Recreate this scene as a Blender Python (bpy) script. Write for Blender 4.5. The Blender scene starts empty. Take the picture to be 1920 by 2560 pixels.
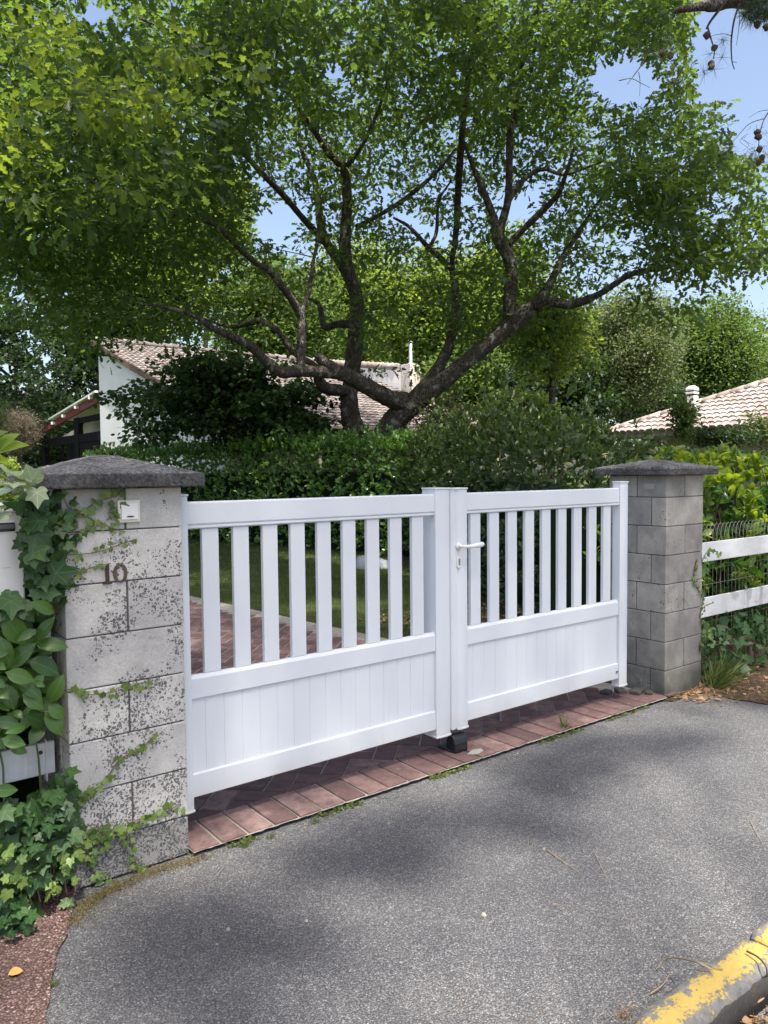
import bpy, bmesh, math, random
import numpy as np
from mathutils import Vector, Matrix

# ------------------------------------------------------------------ camera, light, exposure
SC = bpy.context.scene
COL = SC.collection
K = 1920 / 1659.0
W0, H0, FPX = 1920.0, 2560.0, 1922.8
YAW, PITCH, ROLL = .6563, -.0512, -.0097
CAM = np.array([-1.3279, -3.0961, 1.5705])
_f = np.array([math.sin(YAW)*math.cos(PITCH), math.cos(YAW)*math.cos(PITCH), math.sin(PITCH)])
_r = np.array([math.cos(YAW), -math.sin(YAW), 0.])
_u = np.cross(_r, _f)
_c, _s = math.cos(ROLL), math.sin(ROLL)
_r, _u = _c*_r + _s*_u, -_s*_r + _c*_u
cam = bpy.data.cameras.new('camera')
cam.sensor_fit = 'VERTICAL'; cam.sensor_height = 36.0; cam.lens = 36.0*FPX/H0
cam.clip_start = .05; cam.clip_end = 2000
co = bpy.data.objects.new('camera', cam); COL.objects.link(co)
co.matrix_world = Matrix(((_r[0], _u[0], -_f[0], CAM[0]), (_r[1], _u[1], -_f[1], CAM[1]), (_r[2], _u[2], -_f[2], CAM[2]), (0, 0, 0, 1)))
SC.camera = co

SUN = np.array([-.10, -.385, .92]); SUN /= np.linalg.norm(SUN)
w = bpy.data.worlds.new('World'); SC.world = w; w.use_nodes = True
nt = w.node_tree; nt.nodes.clear()
sky = nt.nodes.new('ShaderNodeTexSky'); sky.sky_type = 'NISHITA'; sky.sun_disc = False
sky.sun_elevation = math.asin(SUN[2]); sky.sun_rotation = math.atan2(SUN[0], SUN[1])
sky.air_density = 1.0; sky.dust_density = 3.2; sky.ozone_density = 1.0
bg = nt.nodes.new('ShaderNodeBackground'); bg.inputs[1].default_value = .14
wo = nt.nodes.new('ShaderNodeOutputWorld')
wb = nt.nodes.new('ShaderNodeMix'); wb.data_type = 'RGBA'; wb.blend_type = 'MULTIPLY'; wb.inputs[0].default_value = 1; wb.inputs[7].default_value = (1.05, 1.0, .965, 1); nt.links.new(sky.outputs[0], wb.inputs[6]); nt.links.new(wb.outputs[2], bg.inputs[0]); nt.links.new(bg.outputs[0], wo.inputs[0])
sl = bpy.data.lights.new('sun', 'SUN'); sl.energy = 5.0; sl.angle = math.radians(.8); sl.color = (1, .955, .88)
so = bpy.data.objects.new('sun', sl); COL.objects.link(so)
so.rotation_euler = Vector(SUN).to_track_quat('Z', 'Y').to_euler(); so.location = (0, 0, 30)
SC.view_settings.view_transform = 'Standard'; SC.view_settings.look = 'None'
SC.view_settings.exposure = 1.08; SC.view_settings.gamma = 1
SC.cycles.max_bounces = 7; SC.cycles.transmission_bounces = 5; SC.cycles.diffuse_bounces = 4; SC.cycles.glossy_bounces = 3

# ------------------------------------------------------------------ helpers
def ray(px, py): return _f + (px-W0/2)/FPX*_r - (py-H0/2)/FPX*_u
def atd(x, y, dep): return CAM + ray(x*K, y*K)*dep                   # point at a depth
def aty(x, y, Y): d = ray(x*K, y*K); return CAM + d*(Y-CAM[1])/d[1]
def atg(x, y, z=0.): d = ray(x*K, y*K); return CAM + d*(z-CAM[2])/d[2]
def proj(P):
    d = np.asarray(P)-CAM; z = d@_f; z = np.where(z > .1, z, .1)
    return (W0/2+FPX*(d@_r)/z)/K, (H0/2-FPX*(d@_u)/z)/K, z
rng = np.random.default_rng(7); random.seed(7)
def U(a, b): return random.uniform(a, b)

def tag(o, label=None, cat=None, group=None, kind=None):
    if label: o['label'] = label
    if cat: o['category'] = cat
    if group: o['group'] = group
    if kind: o['kind'] = kind
    return o
def thing(name, loc, label, cat, group=None):
    o = bpy.data.objects.new(name, None); COL.objects.link(o); o.location = tuple(float(v) for v in loc); o.empty_display_size = .1
    return tag(o, label, cat, group)
def link(name, me, mat, parent=None):
    o = bpy.data.objects.new(name, me); COL.objects.link(o)
    if mat is not None: me.materials.append(mat)
    if parent is not None:
        o.parent = parent
        L = Vector((0, 0, 0)); p = parent
        while p is not None: L += Vector(p.location); p = p.parent if p.type == 'EMPTY' or p.parent else None
        if parent.type == 'EMPTY': o.matrix_parent_inverse = Matrix.Translation(-Vector(parent.location))
    return o
class MB:
    def __init__(s): s.v = []; s.f = []
    def add(s, vs, fs):
        b = len(s.v); s.v += [tuple(float(c) for c in v) for v in vs]; s.f += [tuple(i+b for i in f) for f in fs]; return s
    def box(s, x0, x1, y0, y1, z0, z1, rz=0, piv=None):
        vs = [(x, y, z) for z in (z0, z1) for x, y in ((x0, y0), (x1, y0), (x1, y1), (x0, y1))]
        if rz:
            cx, cy = piv or ((x0+x1)/2, (y0+y1)/2); c, q = math.cos(rz), math.sin(rz)
            vs = [(cx+(x-cx)*c-(y-cy)*q, cy+(x-cx)*q+(y-cy)*c, z) for x, y, z in vs]
        return s.add(vs, [(0, 3, 2, 1), (4, 5, 6, 7), (0, 1, 5, 4), (1, 2, 6, 5), (2, 3, 7, 6), (3, 0, 4, 7)])
    def prism(s, pts, axis, a, b):                                   # outline extruded along an axis
        n = len(pts)
        def mk(p, t): return {'x': (t, p[0], p[1]), 'y': (p[0], t, p[1]), 'z': (p[0], p[1], t)}[axis]
        vs = [mk(p, a) for p in pts] + [mk(p, b) for p in pts]
        return s.add(vs, [tuple(range(n))[::-1], tuple(range(n, 2*n))] + [(i, (i+1) % n, n+(i+1) % n, n+i) for i in range(n)])
    def tube(s, P, R, n=8, cap=True, wob=0.):
        P = [np.array(p, float) for p in P]; m = len(P)
        if np.isscalar(R): R = [R]*m
        b = len(s.v); prev = None
        for i in range(m):
            t = P[min(i+1, m-1)]-P[max(i-1, 0)]; t /= (np.linalg.norm(t)+1e-9)
            a = np.array([0, 0, 1.]) if abs(t[2]) < .9 else np.array([1., 0, 0])
            if prev is not None: a = prev
            x = a-(a@t)*t; x /= (np.linalg.norm(x)+1e-9); y = np.cross(t, x); prev = x
            for k in range(n):
                an = 2*math.pi*k/n; r = R[i]*(1+wob*random.uniform(-1, 1))
                s.v.append(tuple(P[i]+r*(math.cos(an)*x+math.sin(an)*y)))
        for i in range(m-1):
            for k in range(n):
                a0 = b+i*n+k; a1 = b+i*n+(k+1) % n
                s.f.append((a0, a1, a1+n, a0+n))
        if cap: s.f.append(tuple(b+k for k in range(n))[::-1]); s.f.append(tuple(b+(m-1)*n+k for k in range(n)))
        return s
    def build(s, name, mat, parent=None, smooth=False, bevel=0, seg=2):
        me = bpy.data.meshes.new(name); me.from_pydata(s.v, [], s.f); me.update()
        if smooth: me.polygons.foreach_set('use_smooth', [True]*len(me.polygons))
        bm = bmesh.new(); bm.from_mesh(me); bmesh.ops.recalc_face_normals(bm, faces=bm.faces); bm.to_mesh(me); bm.free()
        o = link(name, me, mat, parent)
        if bevel:
            md = o.modifiers.new('bevel', 'BEVEL'); md.width = bevel; md.segments = seg; md.limit_method = 'ANGLE'; md.angle_limit = math.radians(40)
            md.harden_normals = False
        return o

def catmull(P, sub=4):
    P = [np.array(p, float) for p in P]
    if len(P) < 3: return [P[0]+(P[-1]-P[0])*t for t in np.linspace(0, 1, sub+1)]
    Q = [2*P[0]-P[1]]+P+[2*P[-1]-P[-2]]; out = []
    for i in range(1, len(Q)-2):
        for j in range(sub):
            t = j/sub
            out.append(.5*((2*Q[i])+(-Q[i-1]+Q[i+1])*t+(2*Q[i-1]-5*Q[i]+4*Q[i+1]-Q[i+2])*t*t+(-Q[i-1]+3*Q[i]-3*Q[i+1]+Q[i+2])*t**3))
    return out+[P[-1]]

# ---- leaves: many small meshes gathered in one object
def tpl(verts, faces): return np.array(verts, float), faces
_h = [(.17, .2), (.09, .33), (.30, .52), (.15, .64), (.25, .84)]
OAK = tpl([(0, 0, 0)]+[(x, y, .10*x) for x, y in _h]+[(0, 1, -.04)]+[(-x, y, .10*x) for x, y in _h[::-1]], [(0, 1, 2, 3, 4, 5, 6), (0, 6, 7, 8, 9, 10, 11)])
QUAD = tpl([(0, 0, 0), (.3, .45, .06), (0, 1, -.05), (-.3, .45, .06)], [(0, 1, 2), (0, 2, 3)])
ROUND = tpl([(0, 0, 0), (.36, .25, .05), (.38, .65, .03), (0, 1, -.05), (-.38, .65, .03), (-.36, .25, .05)], [(0, 1, 2, 3), (0, 3, 4, 5)])
def _laurel():
    st = [(0, .012), (.08, .05), (.22, .15), (.42, .2), (.62, .195), (.8, .13), (.92, .06), (1, .004)]
    v = []; f = []
    for y, wd in st:
        z = .10*math.sin(y*math.pi*.9)-.10*y*y
        v += [(-wd, y, z+.30*wd), (0, y, z), (wd, y, z+.30*wd)]
    for i in range(len(st)-1):
        a = 3*i; f += [(a, a+1, a+4, a+3), (a+1, a+2, a+5, a+4)]
    return tpl(v, f)
LAUREL = _laurel()
LAUREL_S = tpl([(0, 0, 0), (.17, .3, .06), (.17, .7, .02), (0, 1, -.08), (-.17, .7, .02), (-.17, .3, .06), (0, .5, .03)], [(0, 1, 6), (1, 2, 6), (2, 3, 6), (3, 4, 6), (4, 5, 6), (5, 0, 6)])
_iv = [(0, .06), (.16, -.06), (.34, -.04), (.50, .16), (.40, .30), (.48, .44), (.52, .60), (.34, .60), (.22, .66), (.11, .86), (0, 1.02)]
_iv = _iv+[(-x, y) for x, y in _iv[-2:0:-1]]
IVY = tpl([(0, .22, .0)]+[(x, y, .10*abs(x)-.08*y*y) for x, y in _iv], [(0, i+1, (i+1) % len(_iv)+1) for i in range(len(_iv))])
NEEDLE = tpl([(-.03, 0, 0), (.03, 0, 0), (0, 1, -.06)], [(0, 1, 2)])
BLADE = tpl([(-.03, 0, 0), (.03, 0, 0), (.022, .5, .05), (-.022, .5, .05), (0, 1, .2)], [(0, 1, 2, 3), (3, 2, 4)])

def unit(a): return a/(np.linalg.norm(a, axis=-1, keepdims=True)+1e-9)
def scatter(T, pos, yd, zn, size, wid=1.):
    tv, tf = T; n = len(pos)
    Y = unit(yd); Z = unit(zn-(zn*Y).sum(1, keepdims=True)*Y); X = np.cross(Y, Z)
    s = np.broadcast_to(np.asarray(size, float).reshape(-1, 1, 1), (n, 1, 1))
    wd = np.broadcast_to(np.asarray(wid, float).reshape(-1, 1, 1), (n, 1, 1))
    V = pos[:, None, :] + s*(wd*tv[None, :, 0:1]*X[:, None, :]+tv[None, :, 1:2]*Y[:, None, :]+tv[None, :, 2:3]*Z[:, None, :])
    return V.reshape(-1, 3), T, n
def leafmesh(name, parts, mat, parent=None, uv=False, smooth=False):
    Vs = []; LI = []; LS = []; UVs = []; off = 0; lo = 0
    for V, (tv, tf), n in parts:
        if n == 0: continue
        nv = len(tv); idx = np.concatenate([np.array(f) for f in tf]); tot = np.array([len(f) for f in tf])
        st = np.concatenate([[0], np.cumsum(tot)[:-1]])
        LI.append((idx[None, :]+np.arange(n)[:, None]*nv+off).ravel())
        LS.append((st[None, :]+np.arange(n)[:, None]*len(idx)+lo).ravel())
        if uv: UVs.append(np.tile(tv[idx][:, :2], (n, 1)))
        Vs.append(V); off += n*nv; lo += n*len(idx)
    V = np.concatenate(Vs); LI = np.concatenate(LI); LS = np.concatenate(LS)
    me = bpy.data.meshes.new(name)
    me.vertices.add(len(V)); me.vertices.foreach_set('co', V.astype(np.float32).ravel())
    me.loops.add(len(LI)); me.loops.foreach_set('vertex_index', LI.astype(np.int32))
    me.polygons.add(len(LS)); me.polygons.foreach_set('loop_start', LS.astype(np.int32))
    if uv:
        l = me.uv_layers.new(name='leaf'); l.data.foreach_set('uv', np.concatenate(UVs).astype(np.float32).ravel())
    me.update(calc_edges=True)
    if smooth: me.polygons.foreach_set('use_smooth', [True]*len(me.polygons))
    return link(name, me, mat, parent)
def rdir(n, up=0.): 
    v = rng.normal(size=(n, 3)); v[:, 2] += up; return unit(v)

# ------------------------------------------------------------------ materials
def newmat(name):
    m = bpy.data.materials.new(name); m.use_nodes = True; t = m.node_tree; t.nodes.clear()
    o = t.nodes.new('ShaderNodeOutputMaterial'); return m, t, o
def N(t, typ, **kw):
    n = t.nodes.new(typ)
    for k, v in kw.items():
        if k == 'ins':
            for a, b in v.items(): n.inputs[a].default_value = b
        else: setattr(n, k, v)
    return n
def ramp(t, fac, stops, interp='LINEAR'):
    n = t.nodes.new('ShaderNodeValToRGB'); e = n.color_ramp.elements; n.color_ramp.interpolation = interp
    while len(e) < len(stops): e.new(.5)
    for i, (p, c) in enumerate(stops): e[i].position = p; e[i].color = (*c, 1) if len(c) == 3 else c
    t.links.new(fac, n.inputs[0]); return n.outputs[0]
def mix(t, fac, a, b, mode='MIX'):
    n = t.nodes.new('ShaderNodeMix'); n.data_type = 'RGBA'; n.blend_type = mode
    for s, v in ((n.inputs[0], fac), (n.inputs[6], a), (n.inputs[7], b)):
        if hasattr(v, 'links'): t.links.new(v, s)
        else: s.default_value = v if isinstance(v, (int, float)) else ((*v, 1) if len(v) == 3 else v)
    return n.outputs[2]
def mth(t, op, a, b=0., c=0.):
    n = t.nodes.new('ShaderNodeMath'); n.operation = op
    for s, v in zip(n.inputs, (a, b, c)):
        if hasattr(v, 'links'): t.links.new(v, s)
        else: s.default_value = v
    return n.outputs[0]
def coords(t, scale=(1, 1, 1), kind='Object'):
    c = N(t, 'ShaderNodeTexCoord'); m = N(t, 'ShaderNodeMapping'); m.inputs[3].default_value = scale
    t.links.new(c.outputs[kind], m.inputs[0]); return m.outputs[0]
def noise(t, vec, sc, det=4, rough=.55, out=0):
    n = N(t, 'ShaderNodeTexNoise', ins={'Scale': sc, 'Detail': det, 'Roughness': rough}); t.links.new(vec, n.inputs[0]); return n.outputs[out]
def vor(t, vec, sc, feature='F1', out='Distance', rnd=1.):
    n = N(t, 'ShaderNodeTexVoronoi', feature=feature); n.inputs['Scale'].default_value = sc; n.inputs['Randomness'].default_value = rnd
    t.links.new(vec, n.inputs[0]); return n.outputs[out]
def principled(t, o, col, rough=.6, spec=.5, metal=0., bump=None, bstr=.3, bdist=.01):
    p = N(t, 'ShaderNodeBsdfPrincipled')
    for s, v in ((p.inputs['Base Color'], col), (p.inputs['Roughness'], rough), (p.inputs['Metallic'], metal), (p.inputs['Specular IOR Level'], spec)):
        if hasattr(v, 'links'): t.links.new(v, s)
        else: s.default_value = v if isinstance(v, (int, float)) else (*v, 1)
    if bump is not None:
        b = N(t, 'ShaderNodeBump'); b.inputs['Strength'].default_value = bstr; b.inputs['Distance'].default_value = bdist
        t.links.new(bump, b.inputs['Height']); t.links.new(b.outputs[0], p.inputs['Normal'])
    if o is not None: t.links.new(p.outputs[0], o.inputs[0])
    return p
def simple(name, col, rough=.5, spec=.5, metal=0., var=.0, vs=6., bstr=0, bsc=40, bd=.004):
    m, t, o = newmat(name); v = coords(t); c = col
    if var: c = mix(t, noise(t, v, vs, 5), tuple(x*(1-var) for x in col), tuple(min(1, x*(1+var)) for x in col))
    principled(t, o, c, rough, spec, metal, noise(t, v, bsc, 4) if bstr else None, bstr, bd); return m
def leafmat(name, dark, light, trans, tf=.4, rough=.45, spec=.45, vein=None, nsc=.6, yellow=None):
    m, t, o = newmat(name)
    g = N(t, 'ShaderNodeNewGeometry'); r = g.outputs['Random Per Island']
    v = coords(t); big = noise(t, v, nsc, 3, .5)
    fac = mth(t, 'ADD', mth(t, 'MULTIPLY', r, .55), mth(t, 'MULTIPLY', big, .55))
    c = ramp(t, fac, [(.2, dark), (.8, light)])
    tr = mix(t, r, tuple(x*.75 for x in trans), trans)
    if yellow:
        y = mth(t, 'GREATER_THAN', r, .955); c = mix(t, y, c, yellow)
    bump = None
    if vein:
        uvn = N(t, 'ShaderNodeUVMap'); uvn.uv_map = 'leaf'; sx = N(t, 'ShaderNodeSeparateXYZ'); t.links.new(uvn.outputs[0], sx.inputs[0])
        ax = mth(t, 'ABSOLUTE', sx.outputs[0])
        if vein == 'ivy':
            yy = mth(t, 'SUBTRACT', sx.outputs[1], .22)
            an = mth(t, 'ARCTAN2', ax, yy)
            rad = mth(t, 'SQRT', mth(t, 'ADD', mth(t, 'MULTIPLY', ax, ax), mth(t, 'MULTIPLY', yy, yy)))
            d = None
            for k in (0., .85, 1.9):
                q = mth(t, 'MULTIPLY', mth(t, 'ABSOLUTE', mth(t, 'SUBTRACT', an, k)), rad); d = q if d is None else mth(t, 'MINIMUM', d, q)
            line = mth(t, 'LESS_THAN', d, .013)
        else:
            mid = mth(t, 'LESS_THAN', ax, .009)
            ph = mth(t, 'FRACT', mth(t, 'MULTIPLY', mth(t, 'SUBTRACT', sx.outputs[1], mth(t, 'MULTIPLY', ax, .9)), 9.))
            side = mth(t, 'MULTIPLY', mth(t, 'LESS_THAN', ph, .09), .45); line = mth(t, 'MAXIMUM', mid, side)
        c = mix(t, mth(t, 'MULTIPLY', line, .38), c, tuple(min(1, x*2.2+.05) for x in light))
        bump = line
    p = principled(t, None, c, rough, spec, 0, bump, .25, .002)
    tl = N(t, 'ShaderNodeBsdfTranslucent'); t.links.new(tr, tl.inputs[0])
    ms = N(t, 'ShaderNodeMixShader'); ms.inputs[0].default_value = tf
    t.links.new(p.outputs[0], ms.inputs[1]); t.links.new(tl.outputs[0], ms.inputs[2]); t.links.new(ms.outputs[0], o.inputs[0]); return m

L_OAK = leafmat('oak_leaf', (.009, .025, .013), (.026, .056, .022), (.27, .42, .055), .42, .55, .3, nsc=.5)
L_OAKB = leafmat('oak_leaf_far', (.026, .052, .013), (.085, .14, .03), (.40, .52, .06), .45, .5, .4)
L_DARK = leafmat('dark_leaf', (.008, .02, .009), (.024, .048, .017), (.09, .17, .03), .3, .5, .4)
L_OLIVE = leafmat('olive_leaf', (.05, .075, .03), (.13, .16, .07), (.28, .36, .10), .35, .5, .4)
L_MID = leafmat('mid_leaf', (.03, .058, .016), (.085, .14, .034), (.25, .38, .06), .38, .5, .4)
L_HAZEL = leafmat('hazel_leaf', (.022, .05, .018), (.06, .11, .03), (.10, .22, .03), .22, .5, .3)
L_HEDGE = leafmat('laurel_hedge_leaf', (.055, .125, .03), (.15, .28, .06), (.28, .5, .06), .28, .24, .65, yellow=(.2, .3, .05))
L_SHRUB = leafmat('shrub_leaf', (.025, .048, .017), (.075, .115, .035), (.18, .28, .05), .3, .45, .4, yellow=(.42, .42, .18))
L_LAUREL = leafmat('laurel_leaf', (.020, .06, .012), (.065, .15, .02), (.20, .40, .03), .3, .28, .5, vein='pin', nsc=3)
L_BRIGHT = leafmat('young_laurel_leaf', (.05, .10, .014), (.13, .21, .022), (.5, .64, .04), .5, .35, .5, vein='pin', nsc=2)
L_IVY = leafmat('ivy_leaf', (.014, .042, .013), (.042, .095, .025), (.10, .24, .04), .2, .45, .35, vein='ivy', nsc=3)
L_IVYY = leafmat('young_ivy_leaf', (.03, .075, .02), (.20, .28, .07), (.3, .45, .08), .3, .4, .5, vein='ivy', nsc=8)
L_GRASS = leafmat('grass_blade', (.05, .085, .02), (.14, .17, .05), (.2, .3, .05), .3, .5, .3, nsc=1.5)
L_PINE = leafmat('pine_needle', (.03, .05, .025), (.07, .10, .05), (.1, .16, .05), .2, .5, .3)
L_DRY = leafmat('dry_leaf', (.16, .09, .045), (.42, .28, .15), (.3, .2, .1), .15, .7, .2, nsc=8)
L_BROWN = leafmat('brown_needle', (.10, .08, .055), (.26, .21, .15), (.15, .12, .08), .2, .7, .2)

def m_bark(name='oak_bark', base=(.062, .052, .044)):
    m, t, o = newmat(name); v = coords(t, (1, 1, .28)); v1 = coords(t)
    cr = vor(t, v, 26, 'DISTANCE_TO_EDGE'); n1 = noise(t, v, 14, 6, .65)
    h = mth(t, 'ADD', mth(t, 'MINIMUM', mth(t, 'MULTIPLY', cr, 3.), .5), mth(t, 'MULTIPLY', n1, .8))
    c = ramp(t, h, [(.35, tuple(x*.4 for x in base)), (.6, base), (1., tuple(x*1.7 for x in base))])
    li = ramp(t, noise(t, v1, 5.5, 7, .72), [(.54, (0, 0, 0)), (.60, (1, 1, 1))])
    c = mix(t, mth(t, 'MULTIPLY', li, .8), c, (.25, .25, .215))
    geo = N(t, 'ShaderNodeNewGeometry'); s3 = N(t, 'ShaderNodeSeparateXYZ'); t.links.new(geo.outputs['Normal'], s3.inputs[0])
    mo = mth(t, 'MULTIPLY', ramp(t, s3.outputs[2], [(.45, (0, 0, 0)), (.85, (1, 1, 1))]), ramp(t, noise(t, v1, 3, 4), [(.42, (0, 0, 0)), (.58, (1, 1, 1))]))
    c = mix(t, mth(t, 'MULTIPLY', mo, .7), c, (.11, .095, .02))
    principled(t, o, c, .9, .2, 0, h, .9, .03); return m
BARK = m_bark(); BARK2 = m_bark('pine_bark', (.07, .05, .04))
TWIG = simple('twig_brown', (.09, .065, .045), .8, .2, var=.4)
WEED_STEM = simple('ivy_stem', (.16, .11, .07), .8, .2, var=.3)

def m_asphalt():
    m, t, o = newmat('asphalt'); v = coords(t)
    a = vor(t, v, 170, out='Color'); sx = N(t, 'ShaderNodeSeparateXYZ'); t.links.new(a, sx.inputs[0])
    d = vor(t, v, 170)
    c = ramp(t, sx.outputs[0], [(0, (.115, .117, .12)), (.5, (.168, .170, .174)), (.8, (.212, .213, .214)), (.94, (.28, .28, .275)), (1, (.38, .375, .36))])
    gap = ramp(t, d, [(.35, (1, 1, 1)), (.65, (.42, .42, .43))]); c = mix(t, 1., c, gap, 'MULTIPLY')
    c = mix(t, ramp(t, noise(t, v, 30, 6, .7), [(.35, (.35, .35, .35)), (.7, (0, 0, 0))]), c, (.07, .07, .072))
    big = ramp(t, noise(t, v, 1.3, 5, .6), [(.3, (.8, .8, .82)), (.7, (1.18, 1.16, 1.12))]); c = mix(t, 1., c, big, 'MULTIPLY')
    st = ramp(t, noise(t, v, 9, 6, .75), [(.62, (0, 0, 0)), (.72, (.35, .35, .35))]); c = mix(t, st, c, (.26, .25, .23))
    principled(t, o, c, .85, .3, 0, mth(t, 'SUBTRACT', noise(t, v, 60, 3), d), .8, .006); return m
def m_red():
    m, t, o = newmat('red_asphalt'); v = coords(t)
    a = vor(t, v, 130, out='Color'); sx = N(t, 'ShaderNodeSeparateXYZ'); t.links.new(a, sx.inputs[0]); d = vor(t, v, 130)
    c = ramp(t, sx.outputs[0], [(0, (.10, .06, .055)), (.6, (.19, .115, .10)), (.9, (.28, .19, .165)), (1, (.45, .38, .33))])
    c = mix(t, 1., c, ramp(t, d, [(.35, (1, 1, 1)), (.62, (.35, .33, .33))]), 'MULTIPLY')
    c = mix(t, ramp(t, noise(t, v, 2.5, 6, .7), [(.45, (0, 0, 0)), (.65, (.7, .7, .7))]), c, (.09, .065, .05))
    principled(t, o, c, .9, .25, 0, mth(t, 'SUBTRACT', noise(t, v, 50, 3), d), .8, .006); return m
def m_soil():
    m, t, o = newmat('leafy_soil'); v = coords(t)
    c = ramp(t, noise(t, v, 22, 8, .75), [(.3, (.025, .018, .013)), (.5, (.075, .052, .036)), (.68, (.16, .115, .075)), (.85, (.3, .22, .14))])
    c = mix(t, ramp(t, noise(t, v, 4, 5), [(.5, (0, 0, 0)), (.62, (.6, .6, .6))]), c, (.05, .06, .02))
    principled(t, o, c, .95, .1, 0, noise(t, v, 45, 6, .7), 1., .02); return m
def m_moss():
    m, t, o = newmat('moss'); v = coords(t)
    c = ramp(t, noise(t, v, 30, 6, .7), [(.3, (.035, .028, .012)), (.55, (.13, .10, .025)), (.8, (.3, .23, .09))])
    principled(t, o, c, .95, .1, 0, noise(t, v, 70, 5, .7), 1., .01); return m
def m_brick():
    m, t, o = newmat('red_paver'); v = coords(t)
    g = N(t, 'ShaderNodeNewGeometry')
    c = ramp(t, g.outputs['Random Per Island'], [(0, (.10, .058, .056)), (.35, (.145, .085, .078)), (.7, (.19, .115, .102)), (1, (.25, .165, .148))])
    c = mix(t, ramp(t, noise(t, v, 16, 9, .75), [(.4, (0, 0, 0)), (.66, (.85, .85, .85))]), c, (.075, .05, .052))
    c = mix(t, ramp(t, noise(t, v, 5, 6, .7), [(.55, (0, 0, 0)), (.72, (.5, .5, .5))]), c, (.36, .25, .22))
    c = mix(t, ramp(t, vor(t, v, 90), [(.06, (.7, .7, .7)), (.12, (0, 0, 0))]), c, (.4, .35, .32))
    principled(t, o, c, .8, .3, 0, noise(t, v, 60, 6, .7), .5, .004); return m
def m_mortar():
    return simple('paver_joint', (.27, .25, .22), .95, .1, var=.5, vs=14, bstr=.8, bsc=70)
def m_block(name, light, mid, speck=1., low=1., bd=.004, mossy=False):
    m, t, o = newmat(name); v = coords(t); g = N(t, 'ShaderNodeNewGeometry')
    c = ramp(t, noise(t, v, 5, 9, .68), [(.3, mid), (.65, light)])
    isl = ramp(t, g.outputs['Random Per Island'], [(0, (.86, .86, .87)), (1, (1.08, 1.07, 1.05))]); c = mix(t, 1., c, isl, 'MULTIPLY')
    fine = ramp(t, noise(t, v, 120, 5, .7), [(.3, (.78, .78, .78)), (.7, (1.12, 1.12, 1.12))]); c = mix(t, 1., c, fine, 'MULTIPLY')
    # lichen: dark spots of different sizes gathered in patches, thicker near the ground
    pos = N(t, 'ShaderNodeSeparateXYZ'); t.links.new(v, pos.inputs[0])
    hgt = ramp(t, mth(t, 'DIVIDE', pos.outputs[2], 1.6), [(0, (1.5, 1.5, 1.5)), (.13, (1.15, 1.15, 1.15)), (.215, (.85, .85, .85)), (.235, (.12, .12, .12)), (.45, (.1, .1, .1)), (.475, (.42, .42, .42)), (.70, (.28, .28, .28)), (.72, (.0, .0, .0)), (.86, (-.1, -.1, -.1)), (.87, (-.5, -.5, -.5))])
    patch = noise(t, v, 5.5, 6, .62)
    step = lambda z_, a: mth(t, 'MULTIPLY', mth(t, 'LESS_THAN', pos.outputs[2], z_), a)
    zt = mth(t, 'ADD', mth(t, 'ADD', step(.159, .22*low), step(.359, .30*low)), mth(t, 'MULTIPLY', mth(t, 'GREATER_THAN', pos.outputs[2], 1.359), -.35))
    zt = mth(t, 'ADD', zt, mth(t, 'MULTIPLY', mth(t, 'GREATER_THAN', pos.outputs[2], 1.159), -.07))
    isr = mth(t, 'MULTIPLY', mth(t, 'SUBTRACT', g.outputs['Random Per Island'], .5), .16)
    dens = mth(t, 'ADD', mth(t, 'MULTIPLY', mth(t, 'SUBTRACT', patch, .5), 2.6*speck), mth(t, 'ADD', mth(t, 'ADD', .36-.12*(speck < .5), isr), zt))
    c = mix(t, mth(t, 'MULTIPLY', mth(t, 'LESS_THAN', pos.outputs[2], .159), .62*low), c, (.10, .10, .10))
    c = mix(t, mth(t, 'MULTIPLY', mth(t, 'MULTIPLY', mth(t, 'LESS_THAN', pos.outputs[2], .159), low), ramp(t, noise(t, v, 160, 4, .8), [(.56, (0, 0, 0)), (.64, (.9, .9, .9))])), c, (.34, .33, .31))
    wv = N(t, 'ShaderNodeVectorMath', operation='ADD'); nn = noise(t, v, 55, 3, .6, 1); sc = N(t, 'ShaderNodeVectorMath', operation='SCALE'); sc.inputs[3].default_value = .02
    t.links.new(nn, sc.inputs[0]); t.links.new(v, wv.inputs[0]); t.links.new(sc.outputs[0], wv.inputs[1])
    spots = None
    for s_, th in ((85, .17), (150, .20)):
        col_ = vor(t, wv.outputs[0], s_, out='Color'); sp = N(t, 'ShaderNodeSeparateXYZ'); t.links.new(col_, sp.inputs[0])
        dist = vor(t, wv.outputs[0], s_)
        on = mth(t, 'LESS_THAN', sp.outputs[0], mth(t, 'MULTIPLY', mth(t, 'SUBTRACT', dens, .30), 1.5))
        q = mth(t, 'MULTIPLY', on, mth(t, 'LESS_THAN', dist, mth(t, 'MULTIPLY', mth(t, 'ADD', sp.outputs[1], .7), .38)))
        spots = q if spots is None else mth(t, 'MAXIMUM', spots, q)
    c = mix(t, mth(t, 'MULTIPLY', spots, .82), c, (.045, .045, .045))
    c = mix(t, ramp(t, noise(t, v, 7, 7, .7), [(.5, (0, 0, 0)), (.75, (.45, .45, .45))]), c, (.22, .215, .20))
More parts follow.
